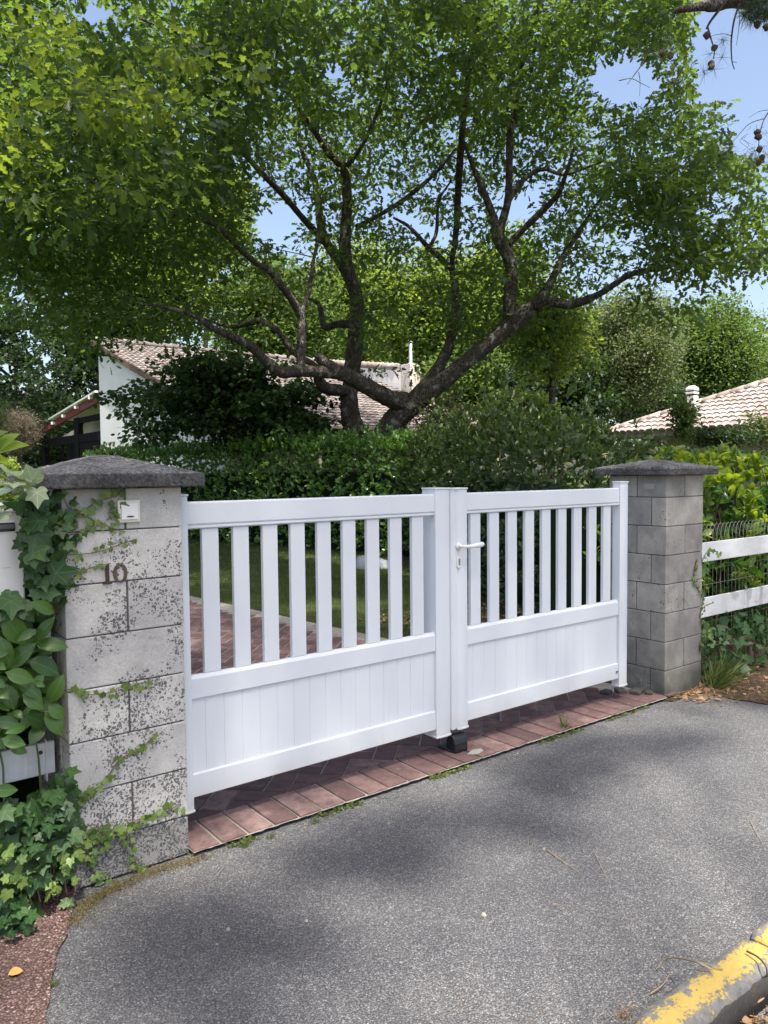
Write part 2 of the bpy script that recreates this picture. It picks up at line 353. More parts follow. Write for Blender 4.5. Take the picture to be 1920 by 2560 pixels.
    if mossy:
        gr = ramp(t, pos.outputs[2], [(0, (.9, .9, .9)), (.13, (.8, .8, .8)), (.22, (.35, .35, .35)), (.6, (0, 0, 0))])
        c = mix(t, mth(t, 'MINIMUM', mth(t, 'MULTIPLY', gr, mth(t, 'MULTIPLY', noise(t, v, 3, 5), 1.7)), 1.), c, (.04, .044, .034))
        vv = coords(t, (30, 30, 3)); stk = ramp(t, noise(t, vv, 1, 5, .6), [(.64, (0, 0, 0)), (.7, (.8, .8, .8))])
        c = mix(t, mth(t, 'MULTIPLY', stk, ramp(t, noise(t, v, 9, 5, .7), [(.5, (0, 0, 0)), (.6, (1, 1, 1))])), c, (.42, .41, .37))
    principled(t, o, c, .9, .2, 0, mth(t, 'SUBTRACT', noise(t, v, 35, 8, .7), mth(t, 'MULTIPLY', spots, .15)), .5, bd); return m
def m_cap():
    m, t, o = newmat('weathered_cap_concrete'); v = coords(t)
    a = noise(t, v, 70, 7, .75); b = noise(t, v, 7, 6, .65)
    c = ramp(t, mth(t, 'ADD', mth(t, 'MULTIPLY', a, .72), mth(t, 'MULTIPLY', b, .38)), [(.38, (.03, .03, .032)), (.50, (.09, .09, .09)), (.60, (.23, .225, .215)), (.72, (.42, .41, .38))])
    c = mix(t, ramp(t, noise(t, v, 4, 4), [(.6, (0, 0, 0)), (.72, (.5, .5, .5))]), c, (.22, .19, .12))
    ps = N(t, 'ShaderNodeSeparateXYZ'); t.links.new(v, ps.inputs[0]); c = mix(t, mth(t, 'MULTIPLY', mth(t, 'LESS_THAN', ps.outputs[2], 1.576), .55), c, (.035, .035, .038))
    principled(t, o, c, .95, .15, 0, mth(t, 'ADD', a, mth(t, 'MULTIPLY', b, 2.)), 1., .012); return m
def m_white(name='white_aluminium', col=(.68, .715, .75), rough=.32):
    m, t, o = newmat(name); v = coords(t)
    c = mix(t, ramp(t, noise(t, v, 2.2, 6, .7), [(.45, (0, 0, 0)), (.8, (.35, .35, .35))]), col, tuple(x*.93 for x in col))
    d = vor(t, v, 16); sp = ramp(t, d, [(.018, (.5, .5, .5)), (.035, (0, 0, 0))]); c = mix(t, sp, c, (.3, .28, .25))
    pz = N(t, 'ShaderNodeSeparateXYZ'); t.links.new(v, pz.inputs[0]); vs = coords(t, (22, 22, 2.2))
    low = ramp(t, mth(t, 'ADD', pz.outputs[2], mth(t, 'MULTIPLY', noise(t, v, 9, 6, .7), .14)), [(.21, (.5, .5, .5)), (.33, (0, 0, 0))])
    c = mix(t, low, c, (.50, .49, .45))
    c = mix(t, ramp(t, noise(t, vs, 1, 6, .65), [(.58, (0, 0, 0)), (.8, (.35, .35, .35))]), c, (.55, .55, .53))
    principled(t, o, c, mth(t, 'ADD', mth(t, 'MULTIPLY', noise(t, v, 5, 4), .12), rough-.05), .45, 0, noise(t, v, 300, 2), .03, .001); return m
def m_oldwhite():
    m, t, o = newmat('old_white_board'); v = coords(t); vv = coords(t, (1, 1, 4))
    c = mix(t, ramp(t, noise(t, vv, 3, 7, .7), [(.4, (0, 0, 0)), (.75, (.8, .8, .8))]), (.62, .64, .66), (.42, .43, .42))
    vs = coords(t, (14, 14, 1.2)); c = mix(t, ramp(t, noise(t, vs, 1, 5, .6), [(.6, (0, 0, 0)), (.75, (.4, .4, .4))]), c, (.3, .29, .24))
    principled(t, o, c, .5, .4); return m
def m_render(name, col, dirt=.12):
    m, t, o = newmat(name); v = coords(t)
    c = mix(t, ramp(t, noise(t, v, 1.2, 7, .7), [(.4, (0, 0, 0)), (.8, (1, 1, 1))]), col, tuple(x*(1-dirt) for x in col))
    principled(t, o, c, .92, .1, 0, noise(t, v, 14, 6, .6), .45, .03); return m
def m_tile(name, a, b, c3):
    m, t, o = newmat(name); v = coords(t); g = N(t, 'ShaderNodeNewGeometry')
    c = ramp(t, g.outputs['Random Per Island'], [(0, a), (.5, b), (1, c3)])
    c = mix(t, ramp(t, noise(t, v, 3, 7, .7), [(.45, (0, 0, 0)), (.7, (.6, .6, .6))]), c, tuple(x*.45 for x in a))
    principled(t, o, c, .9, .15, 0, noise(t, v, 30, 4), .3, .01); return m
def m_kerb():
    m, t, o = newmat('kerb_concrete_worn_yellow_paint'); v = coords(t)
    base = ramp(t, noise(t, v, 45, 7, .75), [(.3, (.10, .10, .098)), (.6, (.19, .187, .18)), (.8, (.29, .285, .27))])
    pos = N(t, 'ShaderNodeSeparateXYZ'); t.links.new(v, pos.inputs[0])
    band = ramp(t, pos.outputs[1], [(0, (0, 0, 0)), (1, (0, 0, 0))]); 
    # paint keeps to the middle of the top and its edge is chipped
    yy = mth(t, 'ABSOLUTE', mth(t, 'ADD', pos.outputs[1], 1.985))
    edge = mth(t, 'SUBTRACT', .030, yy)
    nz = mth(t, 'MULTIPLY', mth(t, 'SUBTRACT', noise(t, v, 24, 9, .78), .5), .24)
    nz2 = mth(t, 'MULTIPLY', mth(t, 'SUBTRACT', noise(t, v, 130, 4, .7), .56), .10)
    k = mth(t, 'GREATER_THAN', mth(t, 'ADD', mth(t, 'ADD', edge, nz), mth(t, 'MULTIPLY', nz2, -1.)), .0)
    c = mix(t, k, base, mix(t, noise(t, v, 90, 3), (.38, .27, .06), (.46, .34, .11)))
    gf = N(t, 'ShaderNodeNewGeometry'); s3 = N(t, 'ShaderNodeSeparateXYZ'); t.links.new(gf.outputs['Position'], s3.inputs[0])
    low_dark = mth(t, 'MULTIPLY', mth(t, 'LESS_THAN', mth(t, 'ADD', s3.outputs[2], mth(t, 'MULTIPLY', noise(t, v, 18, 5), .03)), .105), .8)  # darkens the kerb below its rounded top edge
    c = mix(t, low_dark, c, (.045, .042, .038))
    principled(t, o, c, .85, .2, 0, mth(t, 'ADD', noise(t, v, 60, 6, .7), mth(t, 'MULTIPLY', k, .3)), .6, .005); return m
ASPH = m_asphalt(); RED = m_red(); SOIL = m_soil(); MOSS = m_moss(); BRICK = m_brick(); MORT = m_mortar()
BLOCK_L = m_block('pale_concrete_block', (.56, .55, .52), (.40, .395, .385), 1., 1.)
BLOCK_R = m_block('grey_concrete_block', (.42, .40, .36), (.21, .20, .182), .3, .0, mossy=True)
JOINT = simple('block_joint_mortar', (.11, .11, .11), .95, .1, var=.5, vs=20, bstr=.6)
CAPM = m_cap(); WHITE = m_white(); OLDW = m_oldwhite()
WALLW = m_render('white_house_render', (.78, .77, .75)); WALLP = m_render('pinkish_render', (.62, .56, .53), .2)
TILE = m_tile('roof_tile', (.155, .13, .118), (.22, .188, .17), (.30, .262, .24)); TILER = m_tile('pale_roof_tile', (.27, .22, .20), (.34, .283, .26), (.42, .365, .34))
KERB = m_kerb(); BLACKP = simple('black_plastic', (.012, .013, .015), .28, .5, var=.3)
METAL = simple('galvanised_steel', (.55, .56, .57), .35, .5, .9); WIRE = simple('pale_wire', (.22, .23, .21), .6, .4, .3, var=.3)
RUST = simple('rusty_brown_metal', (.055, .038, .032), .6, .4, .3, var=.5, vs=40); BRONZE = simple('tarnished_bronze', (.11, .085, .065), .45, .5, .5, var=.35, vs=30)
CREAM = simple('cream_plastic', (.70, .66, .56), .4, .4, var=.06); PLW = simple('white_plastic', (.74, .74, .72), .35, .5, var=.05)
DARKW = simple('dark_timber', (.010, .010, .012), .9, .08); REDW = simple('dark_red_paint', (.16, .012, .018), .5, .4, var=.2)
BEIGE = m_render('beige_render', (.42, .38, .30)); NAVY = simple('navy_plastic', (.012, .02, .05), .4, .5)
# ------------------------------------------------------------------ ground
def sheet(name, pts, z, mat, sub=0):
    o = MB().add([(x, y, z) for x, y in pts], [tuple(range(len(pts)))]).build(name, mat); tag(o, kind='structure'); return o
m, t, o_ = newmat('lawn_soil'); v_ = coords(t)
principled(t, o_, ramp(t, noise(t, v_, 2.5, 7, .7), [(.3, (.03, .045, .014)), (.6, (.07, .09, .028)), (.8, (.13, .12, .05))]), .95, .1, 0, noise(t, v_, 60, 5), .8, .02)
LAWN = m
sheet('ground', [(-300, -300), (300, -300), (300, 300), (-300, 300)], -.03, LAWN)
sheet('lawn', [(2.95, 2.6), (12, 2.6), (12, 40), (2.4, 40), (2.58, 6.0), (2.75, 5.4), (2.87, 4.7), (2.98, 3.7)], .006, LAWN)
def wavy(P, amp, step=.06):
    out = []
    for a, b in zip(P[:-1], P[1:]):
        n = max(1, int(math.dist(a, b)/step))
        for i in range(n):
            s = i/n; out.append((a[0]+(b[0]-a[0])*s+U(-amp, amp), a[1]+(b[1]-a[1])*s+U(-amp, amp)))
    return out+[P[-1]]
edgeL = wavy([(-.5, -.1), (-.54, -.16), (-.60, -.31), (-.71, -.53), (-.81, -.81), (-1.0, -1.4), (-1.3, -2.4), (-2.2, -5)], .006, .03)
sheet('asphalt_drive', [(-14, .1), (-14, -12), (30, -12), (30, .1)][::-1] and [(-14, -12), (30, -12), (30, .05), (-14, .05)], -.008, ASPH)
sheet('red_pavement', [(-14, -5)]+edgeL[::-1]+[(-.5, .02), (-14, .02)], .004, RED)
ver = wavy([(3.2, -.13), (3.45, -.2), (3.7, -.24), (3.74, -.45), (3.86, -.75), (4.6, -1.5), (8, -3.2)], .02, .06)
sheet('verge_soil', ver+[(20, -3.2), (20, 3), (3.2, 3)], .0, SOIL)
sheet('fence_bed', [(-14, .02), (-.5, .02), (-.5, .34), (-.3, 6), (-14, 6)], .006, SOIL)
sheet('garden_bed', [(3.5, .9), (6, .6), (9.5, 6), (9, 18), (7.2, 18), (7.4, 8.6), (6.0, 4.8), (4.1, 2.7)], .014, SOIL)
# paved strip and drive: every paver is real, set in a mortar sheet
sheet('paver_bedding', wavy([(-.075, -.157), (3.37, -.157)], .004, .02)+[(3.38, -.12), (3.38, .2), (3.05, 2.6), (2.55, 7.5), (-.4, 7.5), (-.075, .3)], .012, MORT)
b = MB()
def paver(cx, cy, hx, hy, a, z=.021):
    g = .0062; c, s = math.cos(a), math.sin(a); hx -= g; hy -= g; q = .003; dz = U(-.003, .002)
    def R(x, y): return (cx+x*c-y*s, cy+x*s+y*c)
    j = lambda: U(-.0012, .0012)
    lo = [(*R(sx*hx+j(), sy*hy+j()), .008) for sx, sy in ((-1, -1), (1, -1), (1, 1), (-1, 1))]
    mi = [(x, y, z-q+dz) for x, y, _ in lo]
    hi = [(*R(sx*(hx-q), sy*(hy-q)), z+dz+U(-.0006, .0006)) for sx, sy in ((-1, -1), (1, -1), (1, 1), (-1, 1))]
    b.add(lo+mi+hi, [(0, 1, 5, 4), (1, 2, 6, 5), (2, 3, 7, 6), (3, 0, 4, 7), (4, 5, 9, 8), (5, 6, 10, 9), (6, 7, 11, 10), (7, 4, 8, 11), (8, 9, 10, 11)])
for i in range(-1, 27): paver(.054+.128*i+.064, -.018+U(-.004, .004), .064, .137, U(-.014, .014))
def cut_paver(cx, cy, hx, hy, lim=.124, z=.0175):
    g = .0045; c = s = math.sqrt(.5); hx -= g; hy -= g
    P = [(cx+x*c-y*s, cy+x*s+y*c) for x, y in ((-hx, -hy), (hx, -hy), (hx, hy), (-hx, hy))]; Q = []
    for i in range(4):
        a, d = P[i], P[(i+1) % 4]
        if a[1] >= lim: Q.append(a)
        if (a[1] >= lim) != (d[1] >= lim): t_ = (lim-a[1])/(d[1]-a[1]); Q.append((a[0]+t_*(d[0]-a[0]), lim))
    if len(Q) < 3: return
    n = len(Q); b.add([(x, y, .008) for x, y in Q]+[(x, y, z) for x, y in Q], [tuple(range(n, 2*n))]+[(i, (i+1) % n, n+(i+1) % n, n+i) for i in range(n)])
wc = .118; c45 = math.sqrt(.5)
for i in range(-75, 75):
    for j in range(-75, 75):
        tt = (i-j) % 4
        if tt == 0: ux, uy, hx, hy = (i+1)*wc, (j+.5)*wc, wc, wc/2
        elif tt == 3: ux, uy, hx, hy = (i+.5)*wc, (j+1)*wc, wc/2, wc
        else: continue
        X = c45*(ux-uy)+1.2; Yy = c45*(ux+uy)+.12
        if not (-.3 < X < 3.32 and -.06 < Yy < 7.4): continue
        xr = 3.3 if Yy < .7 else 3.1-.09*Yy
        if X > xr-.1: continue
        if Yy < .32: cut_paver(X, Yy, hx, hy)
        else: paver(X, Yy, hx, hy, math.pi/4, .018)
# cut pavers that close the pattern against the straight course
for i in range(22): 
    x0 = .02+i*wc*2*c45
    for pts in ([(x0, .124), (x0+.158, .124), (x0+.079, .203)], ):
        pass
pv = b.build('brick_paving', BRICK); tag(pv, kind='structure')
# kerb: two stones with rounded top edges
def kerb(x0, x1, name):
    prof = [(-2.035, -.02), (-2.035, .0), (-2.05, .0), (-2.05, .085), (-2.043, .104), (-2.025, .114), (-1.945, .116), (-1.922, .108), (-1.91, .088), (-1.9, -.02)]
    prof = [(-2.045, -.02), (-2.045, .082), (-2.038, .102), (-2.02, .113), (-1.95, .115), (-1.925, .107), (-1.912, .086), (-1.905, -.02)]
    bb = MB(); n = max(4, int((x1-x0)/.03)); pp = len(prof); vs = []
    for i in range(n+1):
        x = x0+(x1-x0)*i/n; e = min(i, n-i); sh = {0: .86, 1: .97}.get(e, 1)
        for (y, z) in prof: vs.append((x+U(-.0015, .0015), -1.978+(y+1.978)*sh+U(-.0015, .0015), z*(sh if z > 0 else 1)+U(-.001, .001)))
    fs = [(i*pp+k, i*pp+(k+1) % pp, (i+1)*pp+(k+1) % pp, (i+1)*pp+k) for i in range(n) for k in range(pp)]
    bb.add(vs, fs+[tuple(range(pp))[::-1], tuple(n*pp+k for k in range(pp))])
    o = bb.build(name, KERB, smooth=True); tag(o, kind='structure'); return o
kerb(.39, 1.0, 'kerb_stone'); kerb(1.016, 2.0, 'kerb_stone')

# ------------------------------------------------------------------ gate
def chamfer_rail(mb, x0, x1, z0, z1, y0, y1, ch=.014, lower=True, upper=True):
    p = [(y0, z0+(ch if lower else 0)), (y0, z1-(ch if upper else 0))]
    if upper: p += [(y0+ch, z1), (y1-ch, z1), (y1, z1-ch)]
    else: p += [(y1, z1)]
    if lower: p += [(y1, z0+ch), (y1-ch, z0), (y0+ch, z0)]
    else: p += [(y1, z0), (y0, z0)]
    pts = []
    for q in p:
        if not pts or q != pts[-1]: pts.append(q)
    mb.prism(pts, 'x', x0, x1)
def stile_profile(x0, x1, y0, y1, r=.012, n=4):
    out = []
    for cx, cy, a0 in ((x1-r, y0+r, -90), (x1-r, y1-r, 0), (x0+r, y1-r, 90), (x0+r, y0+r, 180)):
        for i in range(n+1):
            a = math.radians(a0+90*i/n); out.append((cx+r*math.cos(a), cy+r*math.sin(a)))
    return out
def stile(parent, x0, x1, z0, z1, y0=-.012, y1=.052, bow=.006):
    # slightly rounded front
    n = 8; front = [(x0+(x1-x0)*i/n, y0-bow*math.sin(math.pi*i/n)+.004) for i in range(n+1)]
    prof = front+[(x1, y1), (x0, y1)]
    s = MB().prism(prof, 'z', z0, z1).build('stile', WHITE, parent, bevel=.0015)
    cp = [(x*1.0+(.004 if x > (x0+x1)/2 else -.004)*(abs(x-(x0+x1)/2)*2/(x1-x0)), y-.005 if y < 0 else y+.004) for x, y in prof]
    MB().prism(cp, 'z', z1+.0005, z1+.010).build('stile_cap', WHITE, s, bevel=.003)
    MB().prism(cp, 'z', z0-.012, z0-.0005).build('stile_cap', WHITE, s, bevel=.003)
    return s
ZT, ZTB, ZM, ZMB, ZB, ZBB = 1.454, 1.354, .70, .603, .275, .172
def leaf(x0, x1, slats, joints, label):
    g = thing('gate_leaf', ((x0+x1)/2, 0, .172), label, 'gate')
    mb = MB(); chamfer_rail(mb, x0, x1, ZTB, ZT, 0, .04, .006); mb.build('top_rail', WHITE, g, bevel=.0015)
    mb = MB(); mb.prism([(0, ZTB-.012), (0, ZTB-.001), (.04, ZTB-.001), (.04, ZTB-.012), (.03, ZTB-.018), (.01, ZTB-.018)], 'x', x0, x1); mb.build('rail_trim', WHITE, g)
    mb = MB(); mb.prism([(0, ZMB), (0, ZM-.012), (.012, ZM+.004), (.028, ZM+.004), (.04, ZM-.012), (.04, ZMB)], 'x', x0, x1); mb.build('middle_rail', WHITE, g, bevel=.0015)
    mb = MB(); mb.prism([(0, ZBB), (0, ZB-.004), (.005, ZB), (.035, ZB), (.04, ZB-.004), (.04, ZBB)], 'x', x0, x1); mb.build('bottom_rail', WHITE, g, bevel=.0015)
    for a in slats:
        MB().box(a, a+.0775, .010, .032, ZM+.0045, ZTB-.019).build('slat', WHITE, g, bevel=.002)
    mb = MB(); xs = [x0]+list(joints)+[x1]
    pts = []
    for a, c in zip(xs[:-1], xs[1:]):
        e0 = .0015 if a == x0 else .0018; e1 = .0015 if c == x1 else .0018
        pts += [(a+.0002, .0135), (a+e0, .011), (c-e1, .011), (c-.0002, .0135)]
    mb.prism(pts+[(x1, .028), (x0, .028)], 'z', ZB+.0005, ZMB-.0005); mb.build('infill_panel', WHITE, g)
    return g
gl = leaf(0, 1.4047, [.0705+.1474*i for i in range(9)], [.068+.0895*i for i in range(15)], 'left leaf of the white slatted gate, hinged beside the pillar numbered 10')
gr = leaf(1.6275, 3.032, [1.6745+.1505*i for i in range(9)], [1.6885+.0902*i for i in range(12)], 'right leaf of the white slatted gate with lever handle and lock')
stile(gl, -.05, -.0005, .125, 1.478); stile(gl, 1.3975, 1.4985, .135, 1.476, y1=.10)
# meeting profile: two ridges and a channel, then the lock stile
MB().prism([(1.499, .0), (1.499, -.018), (1.507, -.026), (1.517, -.026), (1.523, -.018), (1.544, -.018), (1.549, -.012), (1.549, .05), (1.499, .05)], 'z', .152, 1.474).build('meeting_strip', WHITE, gr, bevel=.002)
MB().box(1.497, 1.551, -.03, .055, 1.4745, 1.483).build('strip_cap', WHITE, gr, bevel=.002)
stile(gr, 1.5495, 1.627, .152, 1.474, y0=-.016); stile(gr, 3.0325, 3.118, .125, 1.487)
hd = thing('x', (0, 0, 0), 'x', 'x'); bpy.data.objects.remove(hd)
hb = MB(); hb.tube([(1.553, -.014, 1.165), (1.553, -.026, 1.165), (1.553, -.028, 1.165)], [.019, .019, .012], 16)
hb.tube([(1.553, -.02, 1.165), (1.553, -.052, 1.165)], .009, 12)
hb.tube(catmull([(1.549, -.052, 1.165), (1.575, -.058, 1.164), (1.61, -.06, 1.1625), (1.66, -.058, 1.165), (1.70, -.055, 1.168), (1.712, -.055, 1.169)], 4), [.0088]*5+[.009, .0095, .010, .0105, .0115, .0125, .0135, .0142, .0146, .0148, .0146, .0138, .0125, .011, .008, .004], 12)
hnd = hb.build('handle', PLW, gr, smooth=True)
def oval(cx, cz, w_, h_, n=24): return [(cx+w_*math.cos(a)*1.0, cz+(h_-w_)*(1 if math.sin(a) > 0 else -1)*(abs(math.sin(a)) > 1e-6)+w_*math.sin(a)) for a in [2*math.pi*(i+.5)/n for i in range(n)]]
lk = MB().prism(oval(1.5535, 1.078, .0145, .034), 'y', -.026, -.0185).build('lock_plate', PLW, gr, bevel=.002)
MB().prism(oval(1.5545, 1.078, .0065, .020), 'y', -.0275, -.0262).build('lock_cylinder', simple('brushed_brass', (.42, .39, .33), .35, .5, .8), lk)
MB().box(1.5537, 1.5553, -.0283, -.0276, 1.074, 1.090).build('keyhole', BLACKP, lk)
bd = MB().box(3.006, 3.029, -.0022, -.0003, .208, .224).build('badge', simple('navy_badge', (.01, .03, .12), .3), gr)
bm_ = MB().box(3.009, 3.026, -.0028, -.0023, .2105, .213); bm_.prism([(3.015, .2145), (3.018, .2205), (3.020, .2145)], 'y', -.0028, -.0023); bm_.build('badge_mark', PLW, bd)
# floor stop under the meeting stile
gs = thing('gate_stop', (1.59, -.02, .02), 'black plastic gate stop on the brick strip under the meeting stiles', 'gate stop')
hs = []
for i in range(11):
    a = math.pi*i/10; hs.append((.0-.036*math.cos(a)*1.1, .022+.098*math.sin(a)**.55 if 0 < i < 10 else .022))
hm = MB().prism(hs, 'x', 1.505, 1.602); hm.build('hood', BLACKP, gs, bevel=.008, seg=3)
MB().box(1.50, 1.60, -.01, .10, .0225, .034).build('base_plate', BLACKP, gs, bevel=.002)
sw = MB(); 
for a in range(9): pass
pc = MB().prism([(1.55, -.085), (1.60, -.12), (1.66, -.10), (1.67, -.07), (1.62, -.055)], 'z', .022, .026).build('mortar_smear', simple('grey_mortar', (.3, .3, .26), .95, .1, var=.3, bstr=1), None)
tag(pc, 'pale smear of mortar on the bricks in front of the black stop', 'mortar')

# ------------------------------------------------------------------ gate pillars
def pillar(x0, y0, w, dep, mat, zb, label, alt, cap_over=.075, ct=1.522, base_dark=False, rise=.085):
    p = thing('gate_pillar', (x0+w/2, y0+dep/2, 0), label, 'pillar')
    body = MB(); jt = MB(); g = .0028
    zs = [0]+[zb+.2*k for k in range(7)]+[ct]
    jt.box(x0+.008, x0+w-.008, y0+.008, y0+dep-.008, 0, ct-.001)
    for i in range(len(zs)-1):
        a, c = zs[i]+(g if i else 0), zs[i+1]-g*.7
        j = lambda: U(-.0012, .0012)
        split = (i % 2) == alt and i > 0
        if split:
            xm = x0+w/2+U(-.004, .004)
            body.box(x0+j(), xm-g*1.3, y0+j(), y0+dep*.5-g, a, c); body.box(xm+g*1.3, x0+w+j(), y0+j(), y0+dep*.5-g, a, c)
            body.box(x0+j(), xm-g, y0+dep*.5+g, y0+dep, a, c); body.box(xm+g, x0+w, y0+dep*.5+g, y0+dep, a, c)
        else:
            body.box(x0+j(), x0+w+j(), y0+j(), y0+dep*.25-g, a, c); body.box(x0+j(), x0+w+j(), y0+dep*.25+g, y0+dep*.75-g, a, c)
            body.box(x0+j(), x0+w+j(), y0+dep*.75+g, y0+dep, a, c)
    s = body.build('shaft', mat, p, bevel=.004, seg=2); jt.build('joints', JOINT, s)
    cb = MB(); n = 14; xa, xb, ya, yb = x0-cap_over, x0+w+cap_over, y0-cap_over, y0+dep+cap_over
    vs = []; fs = []
    for iy in range(n+1):
        for ix in range(n+1):
            u, v = ix/n, iy/n; x = xa+(xb-xa)*u; y = ya+(yb-ya)*v
            h = min(u, 1-u, v, 1-v)*2; e = 1-max(abs(2*u-1), abs(2*v-1))
            z = ct+.056+rise*e-.012*(e > .97)+(U(-.0022, .0022) if 0 < e else 0)
            vs.append((x+(U(-.003, .003) if e == 0 else 0), y+(U(-.003, .003) if e == 0 else 0), z))
    for iy in range(n):
        for ix in range(n):
            a = iy*(n+1)+ix; fs.append((a, a+1, a+n+2, a+n+1))
    ring = [ix for ix in range(n)]+[iy*(n+1)+n for iy in range(n)]+[n*(n+1)+n-ix for ix in range(n)]+[(n-iy)*(n+1) for iy in range(n)]
    base = len(vs)
    for r_ in ring: vs.append((vs[r_][0]+U(-.002, .002), vs[r_][1]+U(-.002, .002), ct+U(-.0015, .0015)))
    m_ = len(ring)
    for i in range(m_): fs.append((ring[i], base+i, base+(i+1) % m_, ring[(i+1) % m_]))
    fs.append(tuple(base+i for i in range(m_))[::-1])
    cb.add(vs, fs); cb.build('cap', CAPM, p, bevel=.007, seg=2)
    return p
PL0, PY, PW = -.539, -.1229, .4625
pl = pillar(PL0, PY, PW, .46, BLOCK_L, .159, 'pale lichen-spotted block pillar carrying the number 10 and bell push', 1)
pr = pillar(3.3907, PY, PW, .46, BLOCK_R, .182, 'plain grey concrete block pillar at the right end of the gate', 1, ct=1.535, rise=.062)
# house number
F = PY-.0005
one = [(-.364, 1.157), (-.364, 1.161), (-.355, 1.166), (-.355, 1.219), (-.366, 1.214), (-.366, 1.219), (-.349, 1.232), (-.343, 1.232), (-.343, 1.166), (-.334, 1.161), (-.334, 1.157)]
one = [(-.383+(x+.350)*1.25, 1.154+(z-1.157)*1.0) for x, z in one]
nb = MB().prism(one, 'y', F-.007, F-.003).build('house_digit', RUST, pl, bevel=.001)
oz = MB(); n = 28; vs = []
for i in range(n):
    a = 2*math.pi*i/n; cx, cz = -.332, 1.192
    ox, ozz = .0275*math.cos(a), .0375*math.sin(a); ix, iz = .0145*math.cos(a), .0305*math.sin(a)
    for q in (F-.007, F-.003): vs += [(cx+ox, q, cz+ozz), (cx+ix, q, cz+iz)]
fs = []
for i in range(n):
    a, c = 4*i, 4*((i+1) % n)
    fs += [(a, c, c+1, a+1), (a+2, a+3, c+3, c+2), (a, a+2, c+2, c), (a+1, c+1, c+3, a+3)]
oz.add(vs, fs); zo = oz.build('house_digit', BRONZE, pl)
for (x, z), par in (((-.351, 1.215), zo), ((-.3135, 1.168), zo), ((-.3815, 1.219), nb)):
    MB().tube([(x, F-.0072, z), (x, F-.0088, z)], .0032, 10).build('screw', RUST, par)
# bell push
bf = MB().box(-.337, -.250, F-.013, F-.001, 1.387, 1.474).build('bell_push', CREAM, pl, bevel=.003)
MB().add([(x, y, z) for z, y in ((1.399, F-.0205), (1.463, F-.0155)) for x in (-.325, -.2605)]+[(x, F-.0132, z) for z in (1.399, 1.463) for x in (-.325, -.2605)], [(0, 1, 3, 2), (4, 6, 7, 5), (0, 4, 5, 1), (2, 3, 7, 6), (0, 2, 6, 4), (1, 5, 7, 3)]).build('button', PLW, bf, bevel=.002)
MB().prism([(-.308, 1.411), (-.300, 1.413), (-.285, 1.413), (-.276, 1.411), (-.285, 1.408), (-.300, 1.408)], 'y', F-.0228, F-.0195).build('name_slot', BLACKP, bf)
# hinge plate remains and bolts on the right pillar
MB().box(3.3885, 3.3900, -.03, .05, 1.44, 1.475).build('filler_patch', simple('pale_filler', (.36, .35, .32), .9, .1, var=.1), pr)

# ------------------------------------------------------------------ fences either side
def board_fence(x0, x1, label, yb=0., rails=((.875, 1.02), (.452, .600)), split=None):
    f = thing('board_fence', ((x0+x1)/2, yb, 0), label, 'fence')
    for z0, z1 in rails: MB().box(x0, x1, yb, yb+.022, z0, z1).build('board', OLDW, f, bevel=.003)
    return f
bfR = board_fence(3.99, 9.2, 'white two-board fence over wire mesh right of the grey pillar')
wm = MB()
x = 3.93
while x < 9:
    wm.tube([(x, .032, .10), (x, .032, 1.04)], .0013, 4, False); x += .0575
for z in (.20, .40, .56, .69, .81): wm.tube([(3.93, .0355, z), (9, .0355, z+.02)], .0017, 4, False)
x = 3.93; 
while x < 9:
    P = [(x+.0575*(1-math.cos(a)), .034+.003*math.sin(a), 1.04+.115*math.sin(a)) for a in [math.pi*i/8 for i in range(9)]]
    wm.tube(P, .0017, 4, False); x += .0575
wm.build('wire_mesh', WIRE, bfR)
for x in (6.6, 8.5): MB().box(x, x+.05, .04, .085, 0, 1.1).build('post', OLDW, bfR)
be = thing('brick_edging', (6, .2, 0), 'low mossy brick edging under the right hand fence', 'edging')
eb = MB(); x = 4.75
while x < 9:
    eb.box(x, x+.095, .04+U(-.01, .01), .25, 0, .13+U(-.012, .012)); x += .105
eb.build('brick_row', simple('old_brick', (.17, .11, .085), .9, .2, var=.5, vs=12, bstr=.6), be, bevel=.008)
bfL = board_fence(-6, -.56, 'white two-board fence half hidden by laurel left of the numbered pillar', yb=.0, rails=((.84, .985), (.425, .548)))
MB().tube([(-.612, -.001, .515), (-.612, -.004, .515)], .008, 12).build('bolt', RUST, bfL)
MB().box(-.595, -.59, -.006, .03, .40, .56).build('end_cap', OLDW, bfL)
mbx = thing('mailbox', (-.9, .05, 1.1), 'white mailbox with dark slot, half covered by ivy beside the pillar', 'mailbox')
MB().box(-1.08, -.665, -.08, .25, 1.12, 1.44).build('body', PLW, mbx, bevel=.006)
MB().box(-1.09, -.655, -.095, .26, 1.4405, 1.474).build('lid', PLW, mbx, bevel=.006)
MB().box(-1.0, -.692, -.086, -.0805, 1.372, 1.404).build('slot', BLACKP, mbx, bevel=.002)
MB().box(-1.0, -.692, -.0875, -.0865, 1.382, 1.398).build('slot_flap', simple('grey_flap', (.10, .11, .115), .35), mbx)
MB().box(-.735, -.71, -.0815, -.0803, 1.24, 1.2425).build('sticker', simple('sticker_grey', (.5, .52, .52), .5), mbx)
mp = MB().box(-.93, -.87, .06, .12, 0, 1.12).build('post', OLDW, mbx)
